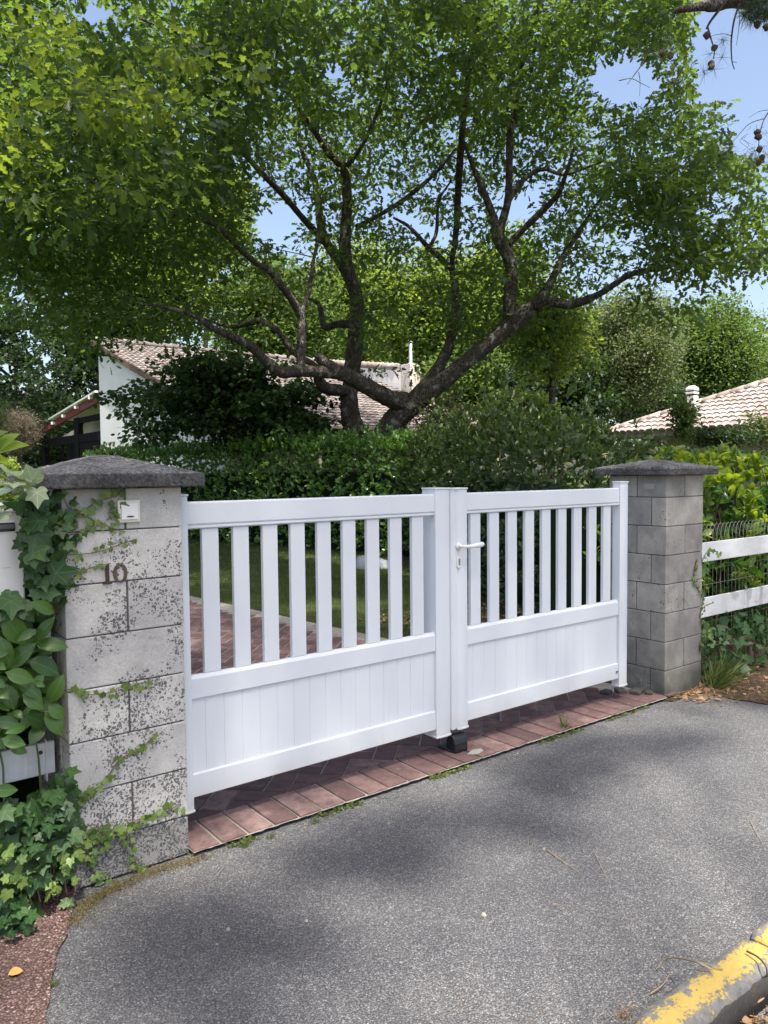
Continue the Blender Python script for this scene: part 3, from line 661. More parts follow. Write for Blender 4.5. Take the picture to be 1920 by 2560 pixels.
# ------------------------------------------------------------------ houses
def tiles(mb, O, u, v, nu, nv, su, sv, keep, r=None, seg=4):
    O = np.array(O, float); u = unit(np.array(u, float)); v = unit(np.array(v, float)); n = np.cross(u, v); n *= np.sign(n[2]); r = r or su*.5
    for i in range(nu):
        for j in range(nv):
            a, c = (i+.5)*su, j*sv
            if not keep(a, c+sv*.5): continue
            P = O+u*a+v*c; ring = []
            dz = random.uniform(-.006, .006)
            for e, (cc, lift, rr) in enumerate(((-.05, .045, r), (sv, .012, r*.86))):
                for k in range(seg+1):
                    an = math.pi*k/seg; ring.append(P+v*cc-u*rr*math.cos(an)*.98+n*(rr*.55*math.sin(an)+lift+dz))
            f = [(k, k+1, seg+2+k, seg+1+k) for k in range(seg)]
            low = [ring[0]-n*.03, ring[seg]-n*.03]
            mb.add(ring+low, f+[tuple(range(seg+1))+(2*seg+3, 2*seg+2)])
hz = lambda y: 3.04+.326*(y-16.1)
hs_ = thing('house', (13.5, 21, 0), 'white rendered house with long brown tiled roof behind the oak trunk', 'house')
def slab(pts3, mat, name, par, th=.12):                             # a flat polygon with thickness downwards
    n = len(pts3); P = [tuple(p) for p in pts3]+[(p[0], p[1], p[2]-th) for p in pts3]
    return MB().add(P, [tuple(range(n)), tuple(range(n, 2*n))[::-1]]+[(i, n+i, n+(i+1) % n, (i+1) % n) for i in range(n)]).build(name, mat, par)
# gable wall (long side wall) with the slope of the roof
MB().prism([(16.5, 0), (27.12, 0), (27.12, hz(27.12)-.12), (16.5, hz(16.5)-.12)], 'x', 8.2, 8.45).build('gable_wall', WALLW, hs_)
MB().box(8.46, 18.7, 17.6, 17.8, 0, 2.95).build('front_wall', BEIGE, hs_)
MB().box(8.46, 18.7, 26.9, 27.1, 0, 6.2).build('back_wall', WALLW, hs_)
rf = slab([(8.08, 15.85, hz(15.85)-.02), (18.75, 15.85, hz(15.85)-.02), (18.75, 27.3, hz(27.3)-.02), (8.08, 27.3, hz(27.3)-.02)], TILE, 'roof', hs_, .14)
tb = MB(); tiles(tb, (8.02, 15.8, hz(15.8)), (1, 0, 0), (0, 1, .326), 49, 31, .22, .385, lambda a, c: True, seg=5)
tb.build('roof_tiles', TILE, rf)
rb = MB(); x = 8.05
while x < 18.7: rb.tube([(x, 27.33, hz(27.33)+.10), (x+.42, 27.33, hz(27.33)+.06)], [.13, .105], 8); x += .40
rb.build('ridge_tiles', TILE, rf, smooth=True)
vb = MB(); y = 15.9
while y < 27.2:
    vb.add([(8.0, y, hz(y)-.17), (8.0, y+.37, hz(y+.37)-.19), (8.0, y+.37, hz(y+.37)+.03), (8.0, y, hz(y)+.07), (8.12, y, hz(y)-.17), (8.12, y+.37, hz(y+.37)-.19), (8.12, y+.37, hz(y+.37)+.03), (8.12, y, hz(y)+.07)],
           [(0, 1, 2, 3), (4, 7, 6, 5), (0, 3, 7, 4), (1, 5, 6, 2), (3, 2, 6, 7), (0, 4, 5, 1)]); y += .385
vb.build('verge_tiles', m_tile('verge_tile', (.10, .07, .058), (.14, .10, .08), (.19, .14, .115)), rf)
MB().box(8.1, 18.9, 15.68, 15.82, 2.86, 2.98).build('gutter', BEIGE, hs_, bevel=.02)
MB().box(8.5, 18.7, 15.83, 16.0, 2.62, 2.84).build('porch_beam', BEIGE, hs_)
for x in (10.9, 13.42, 16.0, 18.4): MB().box(x-.11, x+.11, 15.84, 16.06, 0, 2.62).build('porch_post', BEIGE, hs_)
for x in (11.6, 14.4, 16.6):
    wn = MB().box(x, x+1.3, 17.56, 17.6, .2, 2.3).build('window', BEIGE, hs_); MB().box(x+.06, x+1.24, 17.545, 17.555, .26, 2.24).build('pane', simple('dark_glass', (.02, .022, .025), .1), wn)
# upper wall and its tiled top, chimney and flue
MB().prism([(21.96, 4.4), (24.6, 4.4), (27.4, 4.4), (27.4, 6.62), (21.96, 5.80)], 'x', 18.9, 19.15).build('upper_wall', WALLW, hs_)
ub = MB(); y = 22.25
while y < 27.4: ub.tube([(19.0, y+.36, 5.82+.151*(y+.36-21.96)+.10), (19.0, y, 5.82+.151*(y-21.96)+.12)], [.14, .17], 8); y += .34
ub.build('coping_tiles', TILER, hs_, smooth=True)
ch = MB().box(18.9, 19.5, 21.32, 21.94, 4.2, 6.02).build('chimney', WALLP, hs_, bevel=.02)
MB().tube([(19.18, 21.62, 6.02), (19.18, 21.62, 6.10), (19.18, 21.62, 6.12), (19.18, 21.62, 6.9)], [.13, .11, .08, .08], 16).build('flue', METAL, ch, smooth=True)
MB().tube([(19.18, 21.62, 6.92), (19.18, 21.62, 6.95), (19.18, 21.62, 7.0)], [.1, .1, .02], 16).build('flue_cowl', METAL, ch)
MB().tube([(18.2, 24.1, 5.8), (18.2, 24.1, 6.9), (18.28, 24.0, 7.15)], .03, 6).build('vent_pipe', METAL, hs_)
# lean-to with red barge board
lt = thing('veranda', (8.6, 31, 0), 'dark timber lean-to with red sloping barge board beside the white gable', 'veranda')
zl = lambda y: 4.86-(y-27.2)*.142
zl = lambda y: 4.80-(y-27.2)*.124
MB().add([(8.2, 27.2, 4.42), (8.2, 37.0, 3.46), (8.2, 37.0, 3.66), (8.2, 27.2, 4.80), (8.28, 27.2, 4.42), (8.28, 37.0, 3.46), (8.28, 37.0, 3.66), (8.28, 27.2, 4.80)], [(0, 1, 2, 3), (4, 7, 6, 5), (0, 3, 7, 4), (3, 2, 6, 7), (2, 1, 5, 6), (0, 4, 5, 1)]).build('barge_board', REDW, lt)
MB().add([(8.05, 27.2, 4.83), (8.05, 34.0, 4.17), (8.05, 34.0, 4.10), (8.05, 27.2, 4.75), (16, 27.2, 4.83), (16, 34, 4.17), (16, 34, 4.10), (16, 27.2, 4.75)], [(0, 1, 2, 3), (4, 7, 6, 5), (0, 4, 5, 1), (3, 2, 6, 7), (1, 5, 6, 2), (0, 3, 7, 4)]).build('roof_sheet', PLW, lt)
for y in (27.9, 29.8, 31.7, 33.4): MB().box(8.02, 8.19, y, y+.10, zl(y)-.16, zl(y)-.04).build('gutter_bracket', PLW, lt)
MB().box(8.3, 8.5, 30.35, 30.95, 0, 4.0).build('post', DARKW, lt); MB().box(8.3, 8.5, 35.8, 36.4, 0, 3.4).build('post', DARKW, lt)
MB().box(8.32, 8.42, 27.25, 36.4, 2.95, 3.3).build('beam', DARKW, lt); MB().box(8.32, 8.42, 27.25, 30.35, 3.75, 3.98).build('beam', DARKW, lt)
MB().box(8.34, 8.40, 27.25, 30.35, .0, 2.94).build('dark_panel', DARKW, lt); MB().box(8.34, 8.40, 33.0, 33.1, 0, 2.95).build('mullion', DARKW, lt)
MB().add([(9.2, 27.2, 3.3), (9.2, 36.5, 3.3), (9.2, 36.5, 3.42), (9.2, 27.2, 4.5)], [(0, 1, 2, 3)]).build('inner_wall', WALLP, lt)
MB().box(9.6, 9.7, 27.2, 37, 0, 3.3).build('back_panel', DARKW, lt)
# neighbour's house on the right
O = np.array([17.3, 10.6, 2.6])
hr = thing('house', (20, 6, 0), 'neighbouring house with pale pink curved roof tiles behind the right pillar', 'house')
rr = slab([O, O+np.array([0, -11, 0]), O+np.array([4.6, -11, 1.98]), O+np.array([4.6, -4.6, 1.98])], TILER, 'roof', hr, .12)
tb = MB(); tiles(tb, O+np.array([0, .1, .02]), (0, -1, 0), (1, 0, .43), 52, 16, .205, .33, lambda a, c: a > c*.918-.05, seg=5)
tb.build('roof_tiles', TILER, rr)
hb_ = MB()
for i in range(17):
    a = i*.38; p = O+np.array([a*.7, -a*.7, a*.7*.43+.06]); q = O+np.array([(a+.42)*.7, -(a+.42)*.7, (a+.42)*.7*.43+.10])
    hb_.tube([p, q], [.11, .085], 8)
hb_.build('hip_tiles', TILER, rr, smooth=True)
slab([O+np.array([4.6, -4.6, 1.98]), O+np.array([9.2, 0, 0]), O+np.array([0, 0, 0])], TILER, 'roof', hr, .1)
MB().box(18.6, 26, 0, 9.6, 0, 2.5).build('wall', BEIGE, hr)
vp = atd(1495, 880, 21.6)
vc = MB().box(vp[0]-.12, vp[0]+.12, vp[1]-.12, vp[1]+.12, 2.6, vp[2]+.32).build('roof_vent', WALLW, hr, bevel=.01)
for k in range(2):
    z = vp[2]+.325+k*.10; MB().box(vp[0]-.13, vp[0]+.13, vp[1]-.13, vp[1]+.13, z+.04, z+.10).build('louvre', WALLW, vc, bevel=.01)
    MB().box(vp[0]-.09, vp[0]+.09, vp[1]-.09, vp[1]+.09, z, z+.04).build('vent_core', DARKW, vc)
MB().add([(vp[0]+sx*.125, vp[1]+sy*.125, vp[2]+.53) for sx, sy in ((-1, -1), (1, -1), (1, 1), (-1, 1))]+[(vp[0]+sx*.06, vp[1]+sy*.06, vp[2]+.60) for sx, sy in ((-1, -1), (1, -1), (1, 1), (-1, 1))], [(3, 2, 1, 0), (4, 5, 6, 7), (0, 1, 5, 4), (1, 2, 6, 5), (2, 3, 7, 6), (3, 0, 4, 7)]).build('vent_top', WALLW, vc)
# ------------------------------------------------------------------ the oak
def limb(pts):                                                       # (disp x, disp y, width, depth) -> points, radii
    P = [atd(x, y, d) for x, y, w_, d in pts]; R = [w_*K/2/FPX*d for x, y, w_, d in pts]
    Q = catmull([np.append(p, r) for p, r in zip(P, R)], 5); return [q[:3] for q in Q], [max(.012, q[3]) for q in Q]
oak = thing('oak_tree', (*atd(835, 955, 17.3)[:2], 0), 'large spreading oak with lichen-covered leaning trunk behind the laurel hedge', 'tree')
B0 = atd(832, 965, 17.3)
trunkA = [(815, 1110, 95, 17.4), (828, 965, 66, 17.3), (842, 928, 58, 17.2), (862, 897, 52, 17.1), (892, 874, 46, 17), (925, 848, 40, 16.9), (960, 820, 37, 16.9), (1020, 771, 35, 16.8), (1083, 720, 34, 16.7), (1119, 689, 40, 16.6), (1150, 664, 34, 16.5), (1167, 656, 30, 16.4)]
limbs = [trunkA,
 [(765, 1110, 62, 17.9), (765, 945, 50, 17.8), (757, 900, 41, 17.8), (754, 857, 37, 17.8), (760, 806, 36, 17.8), (767, 733, 34, 17.7), (771, 678, 32, 17.6), (767, 631, 30, 17.5), (752, 587, 28, 17.4), (745, 532, 26, 17.2), (749, 463, 22, 17), (749, 405, 21, 16.8), (742, 365, 19, 16.6), (709, 328, 16, 16.2), (687, 295, 13, 15.9), (650, 240, 9, 15.5)],
 [(757, 605, 24, 17.4), (735, 565, 23, 17.6), (716, 540, 21, 17.9), (695, 500, 18, 18.3), (683, 405, 15, 18.6), (669, 361, 12, 18.8), (651, 320, 9, 19), (640, 200, 6, 19.2)],
 [(712, 535, 16, 17.9), (680, 500, 15, 17.5), (647, 463, 14, 17), (607, 416, 14, 16.4), (570, 379, 13, 15.8), (523, 328, 11, 15.2), (490, 299, 9, 14.7), (430, 280, 7, 14.1), (360, 230, 4, 13.4)],
 [(872, 868, 44, 17), (845, 862, 38, 16.7), (815, 848, 35, 16.3), (760, 817, 33, 15.8), (726, 801, 30, 15.4), (702, 784, 26, 15.2), (684, 770, 19, 15.2)],
 [(735, 806, 28, 15.5), (700, 804, 26, 15.2), (651, 801, 26, 14.9), (607, 804, 24, 14.6), (578, 784, 21, 14.3), (541, 748, 20, 14), (505, 729, 17, 13.7), (454, 707, 13, 13.4), (432, 689, 11, 13.2), (380, 668, 8, 12.9), (300, 655, 5, 12.5)],
 [(650, 803, 22, 14.9), (650, 770, 20, 14.9), (651, 733, 20, 14.9), (651, 690, 18, 14.9), (636, 656, 17, 14.8), (607, 616, 17, 14.5), (581, 583, 15, 14.2), (556, 570, 12, 13.9), (516, 536, 11, 13.5), (470, 490, 11, 13.1), (432, 474, 10, 12.8), (370, 462, 9, 12.4), (310, 452, 7, 12), (200, 420, 4, 11.3)],
 [(651, 682, 13, 14.9), (660, 650, 11, 15.1), (669, 624, 10, 15.3), (676, 569, 8, 15.6), (690, 500, 5, 15.9)],
 [(752, 846, 22, 17.8), (728, 843, 26, 17.4), (702, 838, 26, 17), (688, 818, 22, 16.8), (690, 802, 18, 16.6), (672, 785, 14, 16.8), (636, 762, 14, 17), (596, 711, 13, 17.2), (556, 693, 12, 17.4), (505, 706, 9, 17.6), (440, 690, 5, 17.8)],
 [(760, 700, 20, 17.8), (730, 700, 17, 18), (700, 705, 14, 18.4), (690, 660, 10, 18.8), (660, 640, 6, 19)],
 [(1160, 660, 26, 16.4), (1181, 649, 22, 16.2), (1232, 658, 19, 15.8), (1294, 635, 14, 15.4), (1356, 596, 13, 15), (1404, 583, 12, 14.6), (1447, 573, 9, 14.3), (1500, 530, 5, 14)],
 [(1150, 664, 24, 16.5), (1170, 640, 22, 16.6), (1192, 605, 17, 16.8), (1214, 558, 13, 17), (1247, 507, 10, 17.2), (1290, 440, 7, 17.3), (1350, 370, 4, 17.3)],
 [(1090, 714, 30, 16.7), (1099, 690, 29, 16.7), (1101, 642, 28, 16.6), (1106, 587, 27, 16.5), (1094, 547, 26, 16.4), (1074, 510, 24, 16.3), (1066, 470, 18, 16.2), (1046, 419, 14, 16), (1025, 370, 10, 15.8), (1000, 300, 6, 15.5)],
 [(1080, 520, 20, 16.3), (1083, 485, 18, 16.3), (1097, 434, 17, 16.2), (1100, 368, 16, 16), (1101, 295, 15, 15.8), (1112, 250, 15, 15.6), (1124, 150, 13, 15.2), (1150, 60, 9, 14.8), (1180, -60, 5, 14.4)],
 [(1090, 452, 13, 16.2), (1110, 415, 12, 16.2), (1137, 383, 11, 16.2), (1174, 365, 9, 16.2), (1221, 376, 7, 16.2), (1300, 350, 4, 16.2)],
 [(1095, 530, 15, 16.4), (1119, 507, 14, 16.3), (1156, 470, 14, 16), (1203, 423, 12, 15.6), (1221, 379, 9, 15.3), (1240, 320, 5, 15)],
 [(880, 876, 34, 17.1), (908, 846, 31, 17.2), (940, 806, 27, 17.4), (965, 760, 23, 17.6), (981, 700, 20, 17.8), (984, 642, 19, 18), (980, 598, 16, 18), (973, 569, 13, 18)],
 [(978, 585, 13, 18), (950, 555, 12, 17.8), (926, 536, 11, 17.6), (886, 492, 8, 17.2), (850, 470, 5, 16.9)],
 [(924, 540, 10, 17.6), (938, 515, 8, 17.6), (944, 492, 8, 17.6), (948, 434, 6, 17.6), (975, 390, 4, 17.6)],
 [(975, 572, 12, 18), (985, 500, 14, 17.6), (990, 400, 15, 17), (994, 350, 16, 16.5), (999, 280, 14, 16), (1014, 150, 12, 15.4), (1030, 60, 8, 14.9), (1040, -60, 5, 14.5)],
 [(770, 490, 12, 17), (800, 475, 10, 16.8), (860, 440, 10, 16.5), (905, 405, 9, 16.2), (945, 370, 7, 15.9), (985, 320, 4, 15.6)],
 [(745, 365, 12, 16.6), (790, 300, 9, 16.2), (830, 200, 7, 15.6), (850, 100, 5, 15)],
 [(490, 299, 8, 14.7), (470, 200, 8, 14), (450, 120, 7, 13.2), (400, 80, 5, 12.6), (300, 40, 4, 12)],
 [(590, 170, 7, 14.5), (600, 100, 8, 14.3), (585, 50, 7, 14), (560, -40, 5, 13.7)],
 [(650, 240, 8, 15.5), (600, 170, 8, 14.5), (540, 140, 7, 13.8), (430, 110, 5, 13)],
]
skel = []; bk = MB(); tk = []
for i, L in enumerate(limbs):
    P, R = limb(L); m_ = MB() if i in (0, 1) else bk
    m_.tube(P, R, 14 if max(R) > .12 else 9, True, .10)
    if i in (0, 1):
        # root flare and knobbly bark
        o = m_.build('trunk', BARK, oak, smooth=True)
    skel += [(p, r) for p, r in zip(P, R)]
SP = np.array([p for p, r in skel]); SR = np.array([r for p, r in skel])
DEN = [[.9, .55, .45, .75, .75, .8, .85, .75, .8, .95, 1, 1, 1, 1, .95, .45, .0],
 [1, 1, 1, .9, .85, .85, .9, .55, .85, 1, 1, 1, 1, .8, .55, 0, 0],
 [1, 1, 1, 1, .75, .95, 1, .95, .8, .7, .9, .95, 1, .9, .9, .45, 0],
 [1, 1, 1, .95, .8, .65, .75, .75, .75, .7, .75, .75, .95, 1, 1, .8, .15],
 [1, 1, 1, .95, .75, .2, .35, .6, .6, .55, .5, .25, .7, .95, 1, .95, .5],
 [1, 1, 1, .85, .7, .5, .4, .3, .55, .75, .75, .55, .7, .65, .6, .9, .4],
 [.35, .85, .75, .5, .4, .3, .22, .22, .45, .5, .9, .3, .3, .25, .6, .12, 0],
 [.0, .35, .25, .05, .12, .1, .05, .05, .2, .25, .65, .38, .3, 0, 0, 0, 0],
 [0]*10+[.12, 0, 0, 0, 0, 0, 0]]
HOLES = [(595, 480, 48, 34), (1112, 450, 40, 28), (720, 152, 26, 16), (205, 30, 40, 26), (1350, 175, 75, 52), (1160, 415, 16, 20), (565, 395, 22, 16), (375, 255, 18, 12), (870, 470, 26, 14), (960, 515, 18, 18), (1430, 640, 22, 16), (425, 298, 14, 12), (60, 655, 22, 14), (830, 420, 14, 22), (1010, 430, 16, 18)]
_hr = np.random.default_rng(5)
for _ in range(70): HOLES.append((_hr.uniform(0, 1450), _hr.uniform(-10, 560), _hr.uniform(7, 19), _hr.uniform(6, 14)))
for _ in range(34): HOLES.append((_hr.uniform(1260, 1640), _hr.uniform(230, 640), _hr.uniform(9, 24), _hr.uniform(8, 17)))
def density(x, y):
    if y < 0: return .9 if -100 < x < 1500 else 0
    i, j = int(y//100), int(x//100)
    if i >= len(DEN) or x < -150 or j > 16: return 0
    j = max(0, j); fx, fy = x/100-.5, y/100-.5
    j0 = int(max(0, min(15, math.floor(fx)))); i0 = int(max(0, min(7, math.floor(fy)))); ax = min(1, max(0, fx-j0)); ay = min(1, max(0, fy-i0))
    g = lambda a, c: DEN[a][c]
    return (g(i0, j0)*(1-ax)+g(i0, j0+1)*ax)*(1-ay)+(g(i0+1, j0)*(1-ax)+g(i0+1, j0+1)*ax)*ay
def in_hole(x, y, pad=1.):
    return any(((x-a)/(c*pad))**2+((y-b)/(d*pad))**2 < 1 for a, b, c, d in HOLES)
clu = []
tries = 0
while len(clu) < 3000 and tries < 120000:
    tries += 1
    x, y = U(-140, 1680), U(-330, 830)
    if y < 0 and U(0, 1) > .45: continue
    dn = density(x, y)
    if U(0, 1) > dn**1.3: continue
    if in_hole(x, y, 1.25): continue
    edge = abs(x-850)/850
    dmin = 10.2+2.2*max(0, (y-300)/400) if x < 900 else 12.2
    if x < 420 and y < 500 and U(0, 1) < .35: dmin = 8.2
    if 560 < x < 1320 and y > 240: dmin = max(dmin, 15.2+1.5*U(0, 1))
    if y > 560: dmin = max(dmin, 13.2)
    dmax = 21.5-3.5*edge
    if x > 1350: dmin, dmax = 12.5, 16.5
    d = dmin+(dmax-dmin)*U(0, 1)**.9
    P = atd(x, y, d)
    k = np.argmin(((SP-P)**2).sum(1)); dist = np.linalg.norm(SP[k]-P)
    if dist > 4.6 and U(0, 1) > .25: continue
    clu.append((P, k, dist, dn))
# twigs from the skeleton out to the clusters
tw = MB(); CP = np.array([c[0] for c in clu])
clu.sort(key=lambda c: c[2]); nodes = SP.copy(); nr = np.minimum(SR*.5, .03); first = []; 
for (P, k, dist, dn) in clu:
    # every twig grows from the nearest wood, limb or earlier twig
    k = np.argmin(((nodes-P)**2).sum(1)); q = nodes[k]; L = np.linalg.norm(P-q); r0 = min(nr[k]*.9, .006+.007*L)
    mid = (q+P)/2+np.array([U(-.22, .22), U(-.22, .22), U(-.1, .22)])*L; C_ = catmull([q, mid, P], 3)
    R_ = list(np.linspace(r0, r0*.45, len(C_))); 
    if L > .12: tw.tube(C_, R_, 4, False)
    nodes = np.concatenate([nodes, np.array(C_[2::2])]); nr = np.concatenate([nr, np.array(R_[2::2])])
bk.build('branches', BARK, oak, smooth=True)
tw.build('twigs', TWIG, oak)
def cluster_leaves(CP, per, rad, size, T, flat=.6, dens=None, droop=.25):
    n = len(CP)*per
    c = np.repeat(CP, per, 0); off = rng.normal(size=(n, 3))*rad; off[:, 2] *= flat
    P = c+off; out = unit(off+rng.normal(size=(n, 3))*rad*.6); out[:, 2] -= droop
    zn = rng.normal(size=(n, 3))*.65+np.array([0, 0, 1.]); s = size*rng.uniform(.65, 1.3, n)
    return P, out, zn, s
per = 33
P, out, zn, s = cluster_leaves(CP, per, .19, .15, OAK)
x, y, z = proj(P); keep = np.ones(len(P), bool)
for a, b_, c, d in HOLES[:15]: keep &= ((x-a)/c)**2+((y-b_)/d)**2 > 1
keep &= ~((x > 1500) & (y < 215)) & ~((x > 1580) & (y < 340))
P, out, zn, s = P[keep], out[keep], zn[keep], s[keep]
leafmesh('crown', [scatter(OAK, P, out, zn, s, rng.uniform(.8, 1.15, len(P)))], L_OAK, oak)
print('oak leaves', len(P), 'clusters', len(clu))
# bright sprays hanging nearer, backlit look put into their leaf colour
SPR = [(95, 60), (120, 95), (60, 105), (230, 215), (270, 225), (245, 255), (150, 215), (215, 245), (315, 205), (300, 185), (40, 300), (60, 345), (30, 270), (425, 120), (535, 155), (380, 108), (180, 190), (250, 390), (60, 430), (20, 225), (350, 235)]
sp = []
for x_, y_ in SPR:
    for _ in range(5): sp.append(atd(x_+U(-26, 26), y_+U(-16, 16), U(7.4, 8.6)))
sp = np.array(sp); P, out, zn, s = cluster_leaves(sp, 9, .12, .13, OAK, .5)
ys = leafmesh('leaf_sprays', [scatter(OAK, P, out, zn, s)], leafmat('backlit_oak_leaf', (.022, .048, .010), (.055, .095, .016), (.38, .50, .05), .45, .42, .5), oak)

LEFTGAPS = [(U(-10, 150), U(600, 850), U(3, 9), U(4, 11)) for _ in range(60)]+[(35, 640, 26, 14), (15, 800, 16, 14), (95, 770, 12, 10), (60, 720, 14, 8)]
# ------------------------------------------------------------------ other trees and shrubs
def crown(name, cx, cy, hw, hh, dep, mat, par, n=700, per=26, size=.22, T=QUAD, rough=.35, base=None, depth_r=None, shell=.55, crad=.11):
    C0 = atd(cx, cy, dep); a = hw*K/FPX*dep; h = hh*K/FPX*dep; dr = depth_r or a*.8
    g = np.random.default_rng(int(cx*7+cy*13+dep)); lob = unit(g.normal(size=(16, 3))); amp = g.uniform(-.28, .22, 16)
    d = unit(g.normal(size=(n, 3))); r = g.uniform(0, 1, n)**(shell)
    bump = 1+(np.exp(-((d[:, None, :]-lob[None])**2).sum(2)/.16)*amp[None]).sum(1)*rough/.35
    q = d*(r*bump)[:, None]
    fl = _f*np.array([1, 1, 0]); fl /= np.linalg.norm(fl); rt = np.array([fl[1], -fl[0], 0])
    CPs = C0+q[:, 0:1]*a*rt+q[:, 1:2]*dr*fl+q[:, 2:3]*h*np.array([0, 0, 1.])
    m = n*per; c = np.repeat(CPs, per, 0); rad = crad*min(a, h)+.05
    off = g.normal(size=(m, 3))*rad; off[:, 2] *= .6
    P = c+off; x, y, z = proj(P); kp = (P[:, 2] > .1)
    for hx, hy, ha, hb in HOLES[:2]: kp &= ((x-hx)/ha)**2+((y-hy)/hb)**2 > 1
    if cx < 180 and dep > 30:
        for q_ in LEFTGAPS: kp &= ((x-q_[0])/q_[2])**2+((y-q_[1])/q_[3])**2 > 1
    P = P[kp]; off = off[kp]; out = unit(off+g.normal(size=(len(P), 3))*rad); zn = g.normal(size=(len(P), 3))*.6+np.array([0, 0, 1.])
    return leafmesh(name, [scatter(T, P, out, zn, size*g.uniform(.6, 1.3, len(P)))], mat, par), CPs, C0, a, h
def tree(cx, cy, hw, hh, dep, mat, label, cat='tree', name='tree', trunk=None, group=None, **kw):
    C0 = atd(cx, cy, dep); t_ = thing(name, (C0[0], C0[1], 0), label, cat, group)
    o, CPs, C0, a, h = crown('crown', cx, cy, hw, hh, dep, mat, t_, **kw)
    tb = MB(); r = trunk or .02*dep**.6*.9
    tb.tube(catmull([(C0[0], C0[1], -.1), (C0[0]+U(-.1, .1)*a, C0[1], C0[2]*.4), (C0[0]+U(-.1, .1)*a, C0[1], C0[2]), (C0[0], C0[1], C0[2]+h*.6)], 4), list(np.linspace(r*1.2, r*.25, 13)), 8)
    for k in range(0, min(len(CPs), 60)):
        p = CPs[k]; q = np.array([C0[0], C0[1], max(.4, min(C0[2]+h*.5, p[2]-.45*np.linalg.norm(p[:2]-C0[:2])))])
        tb.tube(catmull([q, (q+p)/2+np.array([U(-.1, .1), U(-.1, .1), .1])*a*.3, p], 2), [r*.35, r*.28, r*.2, r*.12, r*.06], 4, False)
    tb.build('trunk', BARK, t_, smooth=True); return t_
tree(20, 770, 150, 250, 36, L_DARK, 'dark tree with open branches at the far left edge, sky showing through', n=420, per=24, size=.24, crad=.07)
tree(170, 700, 130, 230, 42, L_DARK, 'tall dark tree rising left of the white gable', n=750, per=26, size=.28)
tree(90, 930, 190, 75, 60, L_DARK, 'wide dark woodland mass far behind the veranda', 'tree', n=900, per=30, size=.45)
tree(1400, 800, 330, 150, 75, L_MID, 'broad distant woodland behind the pink roofed house', 'tree', n=1300, per=30, size=.5)
tree(800, 800, 420, 190, 80, L_MID, 'broad distant woodland behind the main house', 'tree', n=1500, per=30, size=.55)
tree(40, 905, 120, 90, 44, L_DARK, 'low black-green shrubbery mass left of the red barge board', 'shrub', 'shrub', n=500, per=22, size=.2)
tree(330, 600, 150, 190, 44, L_OAKB, 'sunlit green tree standing right above the house ridge on the left', n=800, per=26, size=.3)
tree(440, 470, 115, 125, 50, L_OAKB, 'bright yellow-green treetop seen between the oak branches left of the sky gap', n=560, per=26, size=.32)
tree(600, 690, 150, 135, 46, L_MID, 'mid green tree behind the middle of the tiled roof', n=750, per=26, size=.3)
tree(770, 655, 120, 150, 52, L_OAKB, 'pale green tree directly behind the thin upright trunk', n=600, per=24, size=.3)
tree(930, 680, 130, 150, 44, L_OAKB, 'green tree behind the metal flue and chimney', n=650, per=26, size=.28)
tree(1080, 660, 110, 165, 47, L_OAKB, 'yellow-green tree in the gap between the leaning trunk and its right limb', n=650, per=26, size=.3)
tree(1040, 850, 130, 110, 32, L_MID, 'leafy tree low behind the leaning trunk and above the roof corner', n=600, per=26, size=.2)
tree(1190, 715, 88, 105, 20, leafmat('sunlit_oak_leaf', (.05, .09, .015), (.10, .16, .025), (.5, .62, .06), .5, .45, .4), 'young oak with glowing yellow-green leaves below the right limb', n=230, per=22, size=.15, T=OAK, crad=.13)
tree(1210, 850, 120, 110, 30, L_DARK, 'dark tree in the shade between the young oak and the right roof', n=600, per=26, size=.2)
tree(1350, 755, 118, 145, 31, L_OLIVE, 'silvery olive-green tree left of the tall dark tree at the right', n=1000, per=34, size=.13)
tree(1545, 770, 95, 130, 45, L_MID, 'rounded green tree behind the louvred roof vent', n=900, per=34, size=.2)
tree(1655, 840, 50, 75, 60, L_OLIVE, 'pale hazy treetop at the far right edge above the pink roof', n=300, per=26, size=.28)
tree(1420, 870, 90, 60, 38, L_DARK, 'dark tree low behind the hip of the pink roof', n=350, per=26, size=.2)

# hazel-like bush before the white gable: horizontal layered sprays
hz_ = thing('hazel_bush', (*atd(520, 900, 17.5)[:2], 0), 'dark hazel bush with layered leafy branches against the white gable wall', 'bush')
hb2 = MB(); hp = []; base = atd(545, 985, 17.8)
TIPS = [(232, 858), (262, 900), (285, 865), (300, 835), (330, 880), (320, 925), (355, 800), (380, 770), (430, 765), (300, 945), (480, 760), (530, 775), (600, 790), (650, 830), (700, 840), (705, 880), (690, 920), (660, 865), (560, 830), (400, 830), (450, 870), (500, 850), (380, 900), (430, 930), (350, 850), (560, 900), (620, 900), (500, 930), (400, 800), (345, 955), (420, 800), (470, 810), (520, 810), (580, 860), (640, 940), (720, 935)]
for x_, y_ in TIPS:
    tip = atd(x_, y_, 17.6+U(-1.2, 1.)); st = base+np.array([U(-.3, .3), U(-.3, .3), U(.2, 1.)])
    P = catmull([st, st*.5+tip*.5+np.array([0, 0, U(.15, .45)]), tip+np.array([0, 0, U(0, .06)])], 6)
    hb2.tube(P, list(np.linspace(.028, .005, len(P))), 5, False)
    for q in P[4:]:
        for _ in range(7): hp.append(q+np.array([U(-.42, .42), U(-.42, .42), U(-.10, .10)]))
hb2.build('stems', TWIG, hz_)
P, out, zn, s = cluster_leaves(np.array(hp), 6, .09, .125, ROUND, .5, droop=.35)
leafmesh('foliage', [scatter(ROUND, P, out, zn*np.array([.8, .8, 1.4]), s)], L_HAZEL, hz_)
tree(560, 925, 150, 42, 18.2, L_DARK, 'dark fine-leaved shrub under the hazel bush in front of the roof', 'shrub', 'shrub', n=500, per=26, size=.10, trunk=.03)
